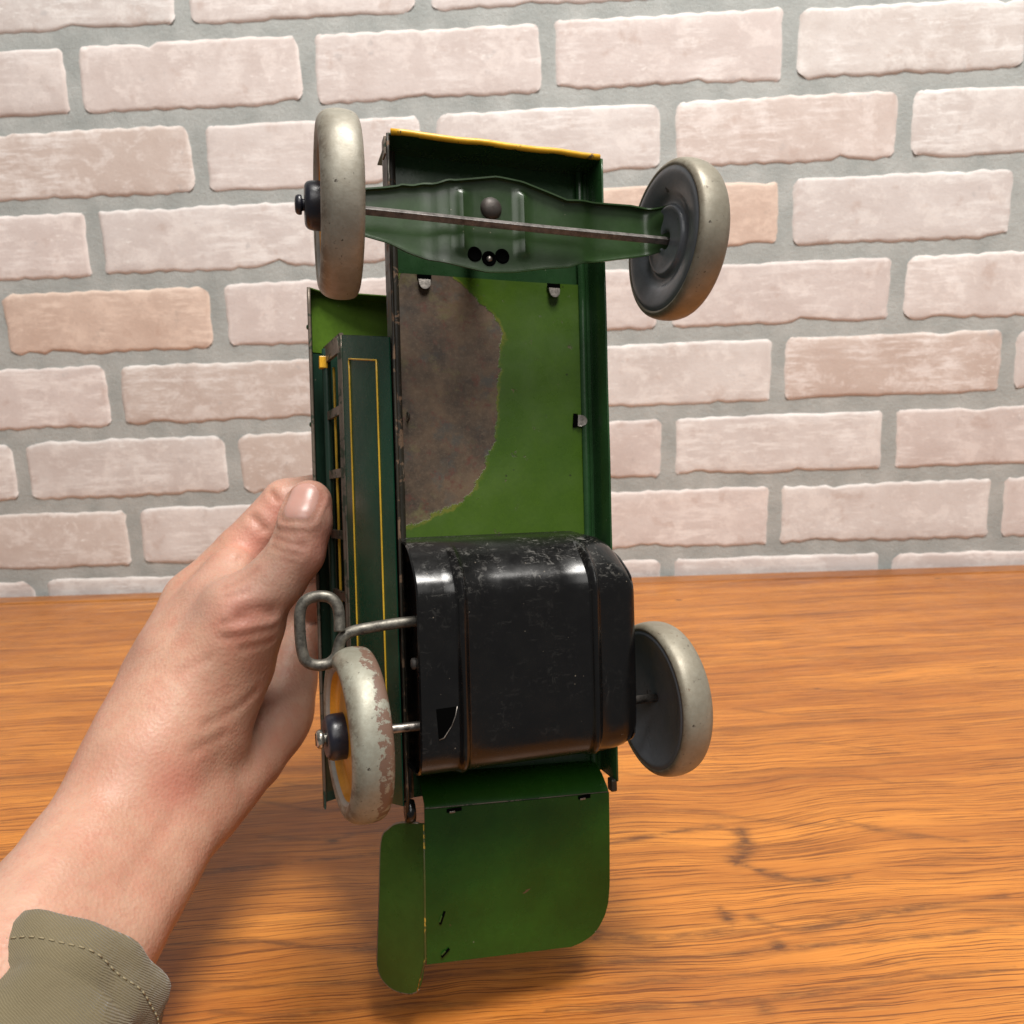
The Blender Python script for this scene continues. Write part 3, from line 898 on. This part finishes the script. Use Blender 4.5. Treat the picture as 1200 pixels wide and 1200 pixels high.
# rear step: inclined strip, plate with a rounded corner, bent side flap -----------
STEP = [(-29.6, -92.6), (-15, -93.4), (-0.3, -94.3), (15, -95.2), (31.4, -96.2), (31.2, -110), (30.6, -127.0), (29.0, -133.2), (25.3, -138.7), (23.5, -139.6), (20.2, -142.5), (14.2, -144.7), (4, -144.0), (-5.9, -143.0), (-18, -141.6), (-30.2, -140.1)]
right = [(31.4, 0), (31.2, .30), (30.9, .62), (30.2, .74), (28.9, .82), (26.8, .89), (25.0, .93), (22.6, .962), (20.0, .984), (17.0, 1.0)]
nt_, ns_ = 34, 26
tt_ = np.concatenate([np.linspace(0, .7, 14), np.linspace(.72, 1, nt_ - 14)])
vg = []
for t in tt_:
    ur = np.interp(t, [p[1] for p in right], [p[0] for p in right])
    for k_ in range(ns_):
        a = k_ / (ns_ - 1)
        u = -29.6 - .6 * t + (ur + 29.6 + .6 * t) * a
        full = (u + 29.6) / 61.0
        top_v = -92.6 - 3.6 * full
        bot_v = -140.1 - 5.6 * full
        vv = top_v + (bot_v - top_v) * t
        vg.append((u, vv, .45 * math.sin((1 - t) * 1.2) * math.sin(full * 2.6 + .3) - .5 * t * t + .25))
step = part('rear_step', (vg, grid_faces(nt_, ns_)), M['step'], solid=.0005)
n_ = 24
vtop = []
for i in range(n_):
    t = i / (n_ - 1)
    u = -29.4 + 60.8 * t
    vt = -92.6 - 3.6 * t
    vtop += [(u, vt, .0), (u, vt + .9, -.5), (u, vt + 4.2, -4.6), (u, vt + 6.0, -8.5), (u, vt + 6.4, FW)]
part('riser', (vtop, grid_faces(n_, 5)), M['step'], step, solid=.0004)
part('crease', tube([(-29.4 + 60.8 * i / 12, -92.55 - 3.6 * i / 12, .12) for i in range(13)], .22, 6), M['bare'], step)
FLAP = [(-29.6, -96.8, 0.7), (-35.9, -97.6, -4.6), (-39.3, -99.9, -7.2), (-41.5, -104.5, -9.0), (-42.4, -121.4, -9.7), (-43.2, -135.0, -10.3), (-43.5, -143.1, -10.5), (-42.2, -147.6, -9.5), (-38.5, -150.1, -6.6), (-33.2, -149.0, -2.3), (-31.0, -141.5, -0.5), (-30.0, -120, .2)]
FLAP = [tuple(q) for q in spline(FLAP, 4)]
flap = part('side_flap', (FLAP, [tuple(range(len(FLAP)))]), M['flap'], step, smooth=False, solid=.0006)
part('worn_edge', tube(FLAP[1:38], .36, 6), M['bare'], step)
part('fold_edge', tube([(-29.9, -97, .55), (-30.2, -118, .45), (-30.6, -138, .25), (-32.9, -148.6, -1.9)], .30, 6), M['foldedge'], step)
part('hinge_lug', box((-28.4, -94.6, -1.2), (1.6, 5.0, 3.0)), M['flap'], step, smooth=False, bevel=.0004)
for (a, b, l) in ((-20.5, -93.9, 4.6), (22.5, -96.2, 4.2)):
    s = part('slot', box((a, b, .80), (l, 1.1, .5)), M['dark'], step, smooth=False)
    part('slot_tab', box((a - .6, b - .55, .95), (1.8, .6, .4)), M['steel'], step, smooth=False, bevel=.0001)
for (a, b, rz, l) in ((-25.0, -126.5, 1.2, 5.0), (-24.4, -137.4, .7, 4.0)):
    s = part('torn_slot', box((0, 0, 0), (l * .8, .7, .3)), M['dark'], step, smooth=False)
    s.location = (a * mm, b * mm, .40 * mm)
    s.rotation_euler = (0, 0, rz)
    s2 = part('slot_tab', box((-.4, .5, .2), (l * .4, .5, .3)), M['flap'], step, smooth=False, bevel=.0001)
    s2.location = (a * mm, b * mm, .32 * mm)
    s2.rotation_euler = (0, 0, rz)
part('rear_lug', box((33.6, -94.5, -1.5), (2.2, 4.2, 3.5)), M['railrust'], smooth=False, bevel=.0006)
part('rear_lug', lathe(smooth_prof([(-1.4, .05), (-1.4, 3.2), (1.4, 3.2), (1.4, .05)], 2), 18), M['black']).location = (-33.5 * mm, -93.6 * mm, -2.5 * mm)

# bus body: flared side panels, window band, roof -------------------------------
BELT_W, BELT_U = -36, 46


def side(s):
    A, B_ = (35.3, 50.0, -3.0), (46.0, 57.0, -36.0)
    Cc, Dd = (46.0, -98.0, -36.0), (35.3, -92.0, -3.0)
    nv_, nw_ = 24, 8

    def pt(i, j, lift=0.0):
        a, b = i / (nv_ - 1), j / (nw_ - 1)
        t = Vector(A).lerp(Vector(B_), b)
        bt = Vector(Dd).lerp(Vector(Cc), b)
        p = t.lerp(bt, a)
        return (s * (p.x + lift + .5 * math.sin(b * math.pi)), p.y, p.z)
    v = [pt(i, j) for i in range(nv_) for j in range(nw_)]
    o = part('side_panel', (v, grid_faces(nv_, nw_)), M['panel'], solid=.0004)

    def line(pts):
        return [(s * (q.x + .42 + .5 * math.sin(fb * math.pi)), q.y, q.z) for q, fb in pts]

    def at_(a, b):
        t = Vector(A).lerp(Vector(B_), b)
        bt = Vector(Dd).lerp(Vector(Cc), b)
        return t.lerp(bt, a), b
    for b in (.22, .80):
        part('pin_stripe', tube(line([at_(a, b) for a in np.linspace(.05, .965, 20)]), .30, 6), M['stripe'], o)
    for a in (.05, .965):
        part('pin_stripe', tube(line([at_(a, b) for b in np.linspace(.22, .80, 8)]), .30, 6), M['stripe'], o)
    part('belt_edge', tube([(s * 46.1, 57 - 155 * i / 20, -36.2) for i in range(21)], .55, 8), M['bare'], o)
    return o


side(-1)
side(1)


def window_band(s):
    # pressed frame with openings: sill rail, header rail and pillars between
    def P_(v, t):
        return (s * (46.0 + 3.5 * t), v, -36.4 - 26.0 * t)
    o = part('window_sill', tube([P_(57 - 155 * i / 24, .08) for i in range(25)], 1.1, 8), M['bare'])
    part('window_header', tube([P_(57 - 155 * i / 24, .92) for i in range(25)], 1.6, 8), M['roof'])
    part('window_trim', tube([(s * 46.9, 50 - 147 * i / 24, -58) for i in range(25)], .5, 6), M['stripe'])
    for i, vv in enumerate((55.0, 32.5, 11.0, -10.5, -32.0, -54.0, -76.0, -96.5)):
        hw = 3.0 if i in (0, 7) else 1.5
        a0, a1, b0, b1 = P_(vv + hw, .0), P_(vv - hw, .0), P_(vv - hw, 1.0), P_(vv + hw, 1.0)
        part('window_pillar', ([a0, a1, b1 if False else b0, b1], [(0, 1, 2, 3)]), M['bare'], solid=.0012)
    return o


window_band(-1)
window_band(1)
# end walls of the body and the seat box inside
part('bulkhead', ([(-38.5, 52.4, -14.5), (38.5, 52.4, -14.5), (46, 57, -36), (48.5, 57, -62), (-48.5, 57, -62), (-46, 57, -36)], [tuple(range(6))]), M['roof'], smooth=False, solid=.0005)
part('rear_wall', ([(-38.5, -94, -14.5), (38.5, -94, -14.5), (46, -98, -36), (48.5, -98, -62), (-48.5, -98, -62), (-46, -98, -36)], [tuple(range(6))]), M['roof'], smooth=False, solid=.0005)
part('body_floor', ([(-38, 49, -14), (38, 49, -14), (38, -92, -14), (-38, -92, -14)], [(0, 1, 2, 3)]), M['roof'], smooth=False, solid=.0005)
part('lamp_tag', box((-50.4, 52.0, -60), (3.0, 4.4, 3.0)), M['yellow'], smooth=False, bevel=.0003)


def roof(inner):
    prof = []
    for t in np.linspace(0, 1, 25):
        a = -54.2 + 108.4 * t
        h = -70.5 - 11.5 * (1 - (abs(a) / 54.2) ** 2.4)
        prof.append((a, h))
    if not inner:
        prof = [(-54.6, -63.5), (-54.7, -67), (-54.6, -69.5)] + prof + [(54.6, -69.5), (54.7, -67), (54.6, -63.5)]
    else:
        prof = [(a * .985, b * 1.0 + 1.1) for a, b in prof]
    st = list(np.linspace(-112, 80, 26))
    v = [(a, s, b + (2.4 * max(0, (-s - 100) / 12) ** 2 if not inner else 0)) for s in st for a, b in prof]
    return v, grid_faces(len(st), len(prof))


rf = part('roof', roof(False), M['roof'], solid=.0006, sharp=50)
v_, f_ = roof(True)
part('roof_lining', ([(a, 57.5 + (b + 112) / 192 * 22.4, c) for a, b, c in v_], f_), M['lining'], rf)
part('saloon_lining', ([(a, -112 + (b + 112) / 192 * 169, c + .3) for a, b, c in v_], f_), M['roof'], rf)
part('roof_edge', tube([(-54.6, 80 - 192 * i / 30, -63.3) for i in range(31)], .6, 8), M['bare'], rf)
part('roof_edge', tube([(54.6, 80 - 192 * i / 30, -63.3) for i in range(31)], .6, 8), M['bare'], rf)
part('roof_end', ([(-54.3, 80.0, -63.6), (-54.3, 80, -70)] + [(-54.2 + 108.4 * t, 80.0, -70.5 - 11.5 * (1 - abs(-1 + 2 * t) ** 2.4)) for t in np.linspace(0, 1, 17)] + [(54.3, 80, -70), (54.3, 80, -63.6), (50, 80, -66.5)] + [(50 - 100 * t, 80, -67.5 - 2 * math.sin(math.pi * t)) for t in np.linspace(0, 1, 9)], [tuple(range(2 + 17 + 3 + 9))]), M['lining'], rf, smooth=False, solid=.0004)
for vv in (66.0, 30.0):
    dome('roof_rivet', (-55.0, vv, -66), 1.0, .7, M['rail'], rf, 12).rotation_euler = (0, R(-90), 0)
# bonnet in front of the cab
bp_ = [(-23, FW - 3), (-24, -30), (-21, -42), (-12, -48), (0, -50), (12, -48), (21, -42), (24, -30), (23, FW - 3)]
v = [(a, s, b) for s in (50.5, 108.8) for a, b in bp_]
part('bonnet', (v, grid_faces(2, len(bp_)) + [tuple(range(9)), tuple(range(17, 8, -1))]), M['roof'], smooth=False, solid=.0003)

# ------------------------------------------------------------------ the hand that holds it
CHAINS = [
 ('meta_index',8,[(-131.6,229.0,76.6,17.0),(-134.8,258.9,95.1,15.5),(-130.4,281.6,118.0,12.5)]),
 ('meta_mid',8,[(-131.1,237.9,70.0,15.0),(-134.7,277.1,83.7,15.0),(-134.7,298.4,99.7,12.0)]),
 ('meta_ring',8,[(-126.2,245.1,64.1,14.0),(-130.2,282.8,70.2,14.0),(-133.7,305.1,80.9,11.0)]),
 ('meta_little',8,[(-118.1,246.5,59.8,13.0),(-117.0,278.1,64.9,13.0),(-124.0,303.3,69.9,10.0)]),
 ('hypothenar',8,[(-117.2,240.2,58.6,13.0),(-111.2,267.4,61.1,13.5),(-103.4,281.6,70.7,12.0)]),
 ('palm_edge',8,[(-105.8,279.2,69.1,12.5),(-103.2,291.5,80.1,12.5),(-102.1,308.6,95.0,10.5)]),
 ('thumb_meta',18,[(-126.3,234.6,84.1,17.0),(-115.4,246.6,102.9,15.5),(-102.5,252.7,122.5,12.5)]),
 ('thenar',8,[(-117.1,247.0,83.8,15.0),(-107.4,257.1,103.1,13.5),(-100.0,255.7,116.1,11.0)]),
 ('fore_r',10,[(-133.9,223.7,70.7,17.0),(-136.7,185.3,61.8,18.0),(-138.6,156.3,54.2,20.0)]),
 ('fore_u',10,[(-120.0,227.9,58.5,13.5),(-125.1,189.5,50.0,16.5),(-127.9,159.5,42.4,19.0)]),
 ('web',14,[(-124.3,259.5,107.5,12.0),(-117.1,266.6,122.6,10.0),(-113.6,276.6,131.7,8.5)]),
 ('index',3.5,[(-130.4,281.6,118.0,12.5),(-115.0,292.3,134.4,11.0),(-98.8,301.2,152.1,9.8),(-75.8,308.8,155.6,8.6),(-57.7,317.1,153.0,7.2)]),
 ('middle',2.5,[(-134.7,298.4,99.7,12.0),(-111.9,317.3,120.7,10.0),(-77.3,305.8,134.8,8.8),(-53.8,317.7,135.6,7.4)]),
 ('ring',2.5,[(-133.7,305.1,80.9,11.0),(-111.0,317.5,99.9,9.5),(-77.2,302.2,116.2,8.2),(-54.5,313.2,117.1,7.0)]),
 ('little',2.5,[(-124.0,303.3,69.9,10.0),(-106.7,310.1,81.9,8.3),(-78.0,298.2,100.6,7.2),(-59.3,305.4,100.2,6.2)]),
 ('thumb',3.5,[(-102.5,252.7,122.5,12.5),(-90.4,257.0,132.5,10.2),(-83.3,259.9,141.3,9.7),(-80.8,263.8,150.8,9.3),(-79.9,269.2,157.5,8.0)]),
]
CREASES = [
 (0.7,1.3,[(-88.7,254.5,148.2),(-83.1,251.5,147.0),(-78.2,252.1,145.4)]),
 (0.6,1.1,[(-89.2,252.8,145.7),(-83.6,250.2,144.0),(-79.3,250.8,142.6)]),
 (0.35,1.0,[(-85.4,249.6,141.9),(-81.3,249.9,139.9)]),
 (0.4,1.0,[(-87.6,255.4,150.4),(-81.3,252.9,149.2)]),
 (1.3,2.2,[(-89.1,246.3,124.8),(-93.3,242.9,126.0),(-98.2,240.3,125.3)]),
 (0.5,1.2,[(-89.5,246.1,123.0),(-95.8,241.0,123.2),(-102.9,239.0,123.5)]),
 (0.4,1.2,[(-89.3,247.7,118.6),(-95.0,241.5,118.8),(-103.1,238.0,118.6)]),
 (0.35,1.2,[(-90.9,247.5,113.5),(-97.9,240.2,114.0)]),
 (0.4,1.1,[(-94.2,248.9,138.5),(-100.1,246.7,135.1),(-104.3,245.1,133.4)]),
 (0.35,1.0,[(-103.5,242.6,131.2),(-96.0,244.3,132.2)]),
 (0.8,1.3,[(-102.2,293.8,158.3),(-99.4,291.5,155.5)]),
 (1.0,1.5,[(-108.3,288.4,149.4),(-105.8,287.2,147.2),(-103.9,286.9,144.8)]),
 (0.4,1.2,[(-108.4,273.0,137.7),(-109.3,270.8,137.0)]),
 (0.4,1.6,[(-108.4,228.6,92.7),(-103.1,236.7,93.1),(-97.5,246.2,96.3)]),
 (0.35,1.6,[(-110.8,222.9,86.8),(-105.0,233.7,86.4)]),
 (0.3,1.5,[(-117.5,231.6,109.2),(-107.4,235.1,112.8)]),
 (0.3,2.5,[(-114.1,211.0,70.7),(-116.1,188.4,66.9)]),
]
NAIL = [(-80.3, 260.3, 158.8), (0.9, 5.4, 6.7), (0.0, 0.0, 0.0), (0.0, -0.9, 0.2)]
FLUSH = [((-78.2, 262.3, 158.3), 8), ((-75.1, 259.6, 143.6), 9), ((-106.9, 285.2, 138.6), 9), ((-97.8, 243.2, 124.9), 8), ((-98.3, 292.7, 150.2), 8), ((-113.5, 217.6, 78.2), 9)]
SLEEVE = [(-123.7, 173.3, 50.1), (-124.8, 155.9, 44.3), (-125.5, 141.0, 41.0)]
SLEEVE_R = (25.0, 23.5)
SLEEVE_SKEW = 0.0
SLEEVE_PH = 0.0



def smin(a, b, k):
    h = np.clip(.5 + .5 * (b - a) / k, 0, 1)
    return b * (1 - h) + a * h - k * h * (1 - h)


def hand_field(p):
    d = None
    for n, k, pts in CHAINS:
        c = None
        for q0, q1 in zip(pts[:-1], pts[1:]):
            a = np.array(q0[:3], np.float32)
            ab = np.array(q1[:3], np.float32) - a
            ra, rb = q0[3], q1[3]
            h = np.clip(((p - a) @ ab) / float(ab @ ab), 0, 1)
            q = np.sqrt((((p - a) - h[..., None] * ab) ** 2).sum(-1)) - (ra + (rb - ra) * h)
            c = q if c is None else smin(c, q, 1.5)
        d = c if d is None else smin(d, c, k)
    return d


def surface_nets(lo, hi, s):
    n = np.ceil((np.array(hi) - lo) / s).astype(int) + 1
    ax = [np.float32(lo[i]) + np.float32(s) * np.arange(n[i], dtype=np.float32) for i in range(3)]
    D = np.empty(tuple(n), np.float32)
    Y, Z = np.meshgrid(ax[1], ax[2], indexing='ij')
    for i in range(0, n[0], 8):
        xs = ax[0][i:i + 8]
        g = np.empty((len(xs),) + Y.shape + (3,), np.float32)
        g[..., 0] = xs[:, None, None]
        g[..., 1] = Y
        g[..., 2] = Z
        D[i:i + 8] = hand_field(g)
    ins = D < 0
    cs = [(a, b, c) for a in (0, 1) for b in (0, 1) for c in (0, 1)]
    m = np.array(n) - 1
    sl = lambda A, c: A[c[0]:c[0] + m[0], c[1]:c[1] + m[1], c[2]:c[2] + m[2]]
    cnt = sum(sl(ins, c).astype(int) for c in cs)
    act = (cnt > 0) & (cnt < 8)
    idx = -np.ones(tuple(m), int)
    ii = np.argwhere(act)
    idx[act] = np.arange(len(ii))
    acc = np.zeros((len(ii), 3))
    num = np.zeros(len(ii))
    vals = {c: sl(D, c)[act] for c in cs}
    for c in cs:
        for a in range(3):
            if c[a] == 0:
                e = list(c)
                e[a] = 1
                e = tuple(e)
                d0, d1 = vals[c], vals[e]
                x = (d0 < 0) != (d1 < 0)
                t = np.where(x, d0 / np.where(x, d0 - d1, 1), 0)
                p = np.tile(np.array(c, float), (len(ii), 1))
                p[:, a] = t
                acc[x] += p[x]
                num[x] += 1
    V = (ii + acc / num[:, None]) * s + lo
    F = []
    for a in range(3):
        b, c = (a + 1) % 3, (a + 2) % 3
        lo_s = [slice(1, m[0]), slice(1, m[1]), slice(1, m[2])]
        lo_s[a] = slice(0, m[a])
        hi_s = list(lo_s)
        hi_s[a] = slice(1, m[a] + 1)
        s0, s1 = ins[tuple(lo_s)], ins[tuple(hi_s)]
        for w0, w1, flip in ((s0, s1, False), (s1, s0, True)):
            e = np.argwhere(w0 & ~w1)
            if not len(e):
                continue
            off = np.ones(3, int)
            off[a] = 0
            e = e + off
            eb, ec = np.eye(3, dtype=int)[b], np.eye(3, dtype=int)[c]
            q = [idx[tuple((e - x).T)] for x in (0 * eb, eb, eb + ec, ec)]
            q = np.stack(q, 1)
            F.append(q[:, ::-1] if flip else q)
    return V, np.concatenate(F)


allp = np.array([q for _, _, pts in CHAINS for q in pts])
lo = np.array([allp[:, i].min() for i in range(3)]) - 24
hi = np.array([allp[:, i].max() for i in range(3)]) + 24
HV, HF = surface_nets(lo, hi, 1.15)
# relax, then press the creases in
edges = np.concatenate([HF[:, [0, 1]], HF[:, [1, 2]], HF[:, [2, 3]], HF[:, [3, 0]]])


def relax(V, it, f=.5):
    for _ in range(it):
        a = np.zeros_like(V)
        c = np.zeros(len(V))
        for i in range(3):
            a[:, i] = np.bincount(edges[:, 0], V[edges[:, 1], i], len(V)) + np.bincount(edges[:, 1], V[edges[:, 0], i], len(V))
        c = np.bincount(edges[:, 0], minlength=len(V)) + np.bincount(edges[:, 1], minlength=len(V))
        V = V + f * (a / c[:, None] - V)
    return V


HV = relax(HV, 4)


def vnormals(V):
    a, b, c, d = (V[HF[:, i]] for i in range(4))
    fn = np.cross(c - a, d - b)
    N = np.zeros_like(V)
    for k_ in range(4):
        for i in range(3):
            N[:, i] += np.bincount(HF[:, k_], fn[:, i], len(V))
    return N / np.maximum(np.linalg.norm(N, axis=1), 1e-9)[:, None]


HN = vnormals(HV)
crease = np.zeros(len(HV))
disp = np.zeros(len(HV))
for dep, wid, pts in CREASES:
    pl = np.array([tuple(p) for p in spline(pts, 6)] if len(pts) > 2 else pts)
    dm = np.full(len(HV), 1e9)
    end = np.zeros(len(HV))
    for i in range(len(pl) - 1):
        a, ab = pl[i], pl[i + 1] - pl[i]
        h = np.clip(((HV - a) @ ab) / (ab @ ab), 0, 1)
        dd = np.linalg.norm(HV - a - h[:, None] * ab, axis=1)
        dm = np.minimum(dm, dd)
    gsn = np.exp(-(dm / wid) ** 2)
    disp -= .75 * dep * gsn
    disp += dep * .22 * np.exp(-((dm - wid * 2.2) / (wid * 1.1)) ** 2)
    crease = np.maximum(crease, np.clip(dep * 1.3, 0, 1) * gsn)
# tendons and fleshy unevenness
disp += vnoise(HV, .10, 3) * .35 + vnoise(HV, .30, 4) * .12
_c, _t, _s, _o = (np.array(x, float) for x in NAIL)
_t /= np.linalg.norm(_t)
_o /= np.linalg.norm(_o)
_s = np.cross(_t, _o)
_s /= np.linalg.norm(_s)
_q = HV - _c
_a, _b, _d = _q @ _t / 7.9, _q @ _s / 6.1, _q @ np.cross(_s, _t)
_rr = (np.abs(_a) ** 4 + np.abs(_b) ** 4) ** .25
_on = (np.abs(_d) < 9) & (_q @ _o > -7)
disp += np.where(_on & (_a < .75), .50 * np.exp(-((_rr - 1.17) / .10) ** 2) - .35 * np.exp(-((_rr - 1.0) / .06) ** 2), 0)
crease = np.maximum(crease, np.where(_on & (_a < .85), .8 * np.exp(-((_rr - 1.01) / .055) ** 2), 0))
HV = HV + HN * disp[:, None]
if (np.einsum('ij,ij->i', HN, HV - HV.mean(0)).mean()) < 0:
    HF = HF[:, ::-1]
flush = np.zeros(len(HV))
for c, r_ in FLUSH:
    flush = np.maximum(flush, np.exp(-(np.linalg.norm(HV - np.array(c), axis=1) / r_) ** 2))
person = mesh_obj('person', HV * mm, HF, M['skin'])
for nm_, arr in (('crease', crease), ('flush', flush)):
    a_ = person.data.attributes.new(nm_, 'FLOAT', 'POINT')
    a_.data.foreach_set('value', arr.astype(np.float32))
tag(person, 'bare left hand with rolled sleeve cuff gripping the toy bus from its roof side', 'person')

# thumb nail laid on the thumb's own surface
bvh = BVHTree.FromPolygons([tuple(x) for x in HV], [tuple(int(i) for i in q) for q in HF])
nc, nt, nside, nout = (Vector(x) for x in NAIL)
nt.normalize()
nout.normalize()
nside = nt.cross(nout).normalized()
nout = nside.cross(nt).normalized()
nv_, ns_ = 19, 17
vn, okk = [], True
for i in range(nv_):
    for j in range(ns_):
        a, b = -1 + 2 * i / (nv_ - 1), -1 + 2 * j / (ns_ - 1)
        # rounded rectangle, a along the thumb
        wdt = 6.0 * (1 - .16 * max(0, -a) ** 2) * math.sqrt(max(0.0, 1 - abs(a) ** 5 * .75))
        ln = 7.4
        p = nc + nt * (a * ln + (.9 if a > 0 else -.4) * (1 - b * b) * abs(a)) + nside * (b * wdt)
        hit, nrm, _, _ = bvh.ray_cast(p + nout * 14, -nout, 40)
        if hit is None:
            hit = p
        ed = max(abs(a), abs(b))
        hgt = .36 * (1 - ed ** 6) - .14 + (.25 if a > .9 else 0)
        vn.append(hit + nout * hgt)
nail = mesh_obj('thumb_nail', [x * mm for x in vn], grid_faces(nv_, ns_), M['nail'], person)
sb = nail.modifiers.new('s', 'SUBSURF')
sb.levels = 1
sb.render_levels = 2
sb2 = nail.modifiers.new('sm', 'SMOOTH')
sb2.iterations = 4

# sleeve cuff: a cloth tube round the forearm with a turned hem
SL = [Vector(x) for x in SLEEVE]
axis = (SL[-1] - SL[0]).normalized()
e1 = Vector((0, 0, 1)) - axis * axis.z
e1.normalize()
e2 = axis.cross(e1)
prof = []
L = (SL[-1] - SL[0]).length + 40
rows = [(2.5, -3.2), (.8, -3.4), (-.2, -2.2), (-.3, -.6), (.6, .3), (3, .7), (8, 1.0), (12.5, .9), (13.6, .2), (14.8, .5)] + [(20 + i * 7, .8 + .1 * i) for i in range(int(L / 7))]
vsl = []
na = 64
for i in range(na):
    t = 2 * math.pi * i / na
    for s_, dr in rows:
        base = SL[0] + axis * s_
        rr0 = SLEEVE_R[0] * math.cos(t) ** 2 + SLEEVE_R[1] * math.sin(t) ** 2
        wr = 1.3 * math.sin(3 * t + s_ * .16 + 1.2 * math.sin(s_ * .09)) * min(1, .35 + max(0, s_) / 25) + .5 * math.sin(11 * t + s_ * .31) + .6 * math.sin(7 * t - s_ * .23 + 1) + .8 * math.sin(s_ * .28 + 2 * t) * min(1, max(0, (s_ - 14) / 10))
        r_ = rr0 + dr + wr
        skew = SLEEVE_SKEW * math.cos(t - SLEEVE_PH)
        vsl.append((base + axis * skew + e1 * (r_ * math.cos(t)) + e2 * (r_ * math.sin(t))) * mm)
cuff = mesh_obj('sleeve_cuff', vsl, grid_faces(na, len(rows), True), M['cloth'], person)

# stitched hem
sv, sf = [], []
for i in range(70):
    t0, t1 = 2 * math.pi * i / 70, 2 * math.pi * (i + .55) / 70
    pp3 = []
    for t in (t0, (t0 + t1) / 2, t1):
        k_ = t / (2 * math.pi) * na
        i0, fr_ = int(k_) % na, k_ - int(k_)
        a_, b_ = Vector(vsl[i0 * len(rows) + 6]), Vector(vsl[((i0 + 1) % na) * len(rows) + 6])
        p = a_.lerp(b_, fr_)
        ctr = (SL[0] + axis * 8) * mm
        p = p + (p - ctr).normalized() * .00022
        pp3.append(p)
    tv_, tf_ = tube(pp3, .00022, 5)
    o_ = len(sv)
    sv += tv_
    sf += [tuple(q + o_ for q in ff) for ff in tf_]
stt = NT('khaki_thread')
stitch = mesh_obj('hem_stitching', sv, sf, stt.set(col=(.27, .22, .13), rough=.8), cuff)
stitch['kind'] = 'stuff'
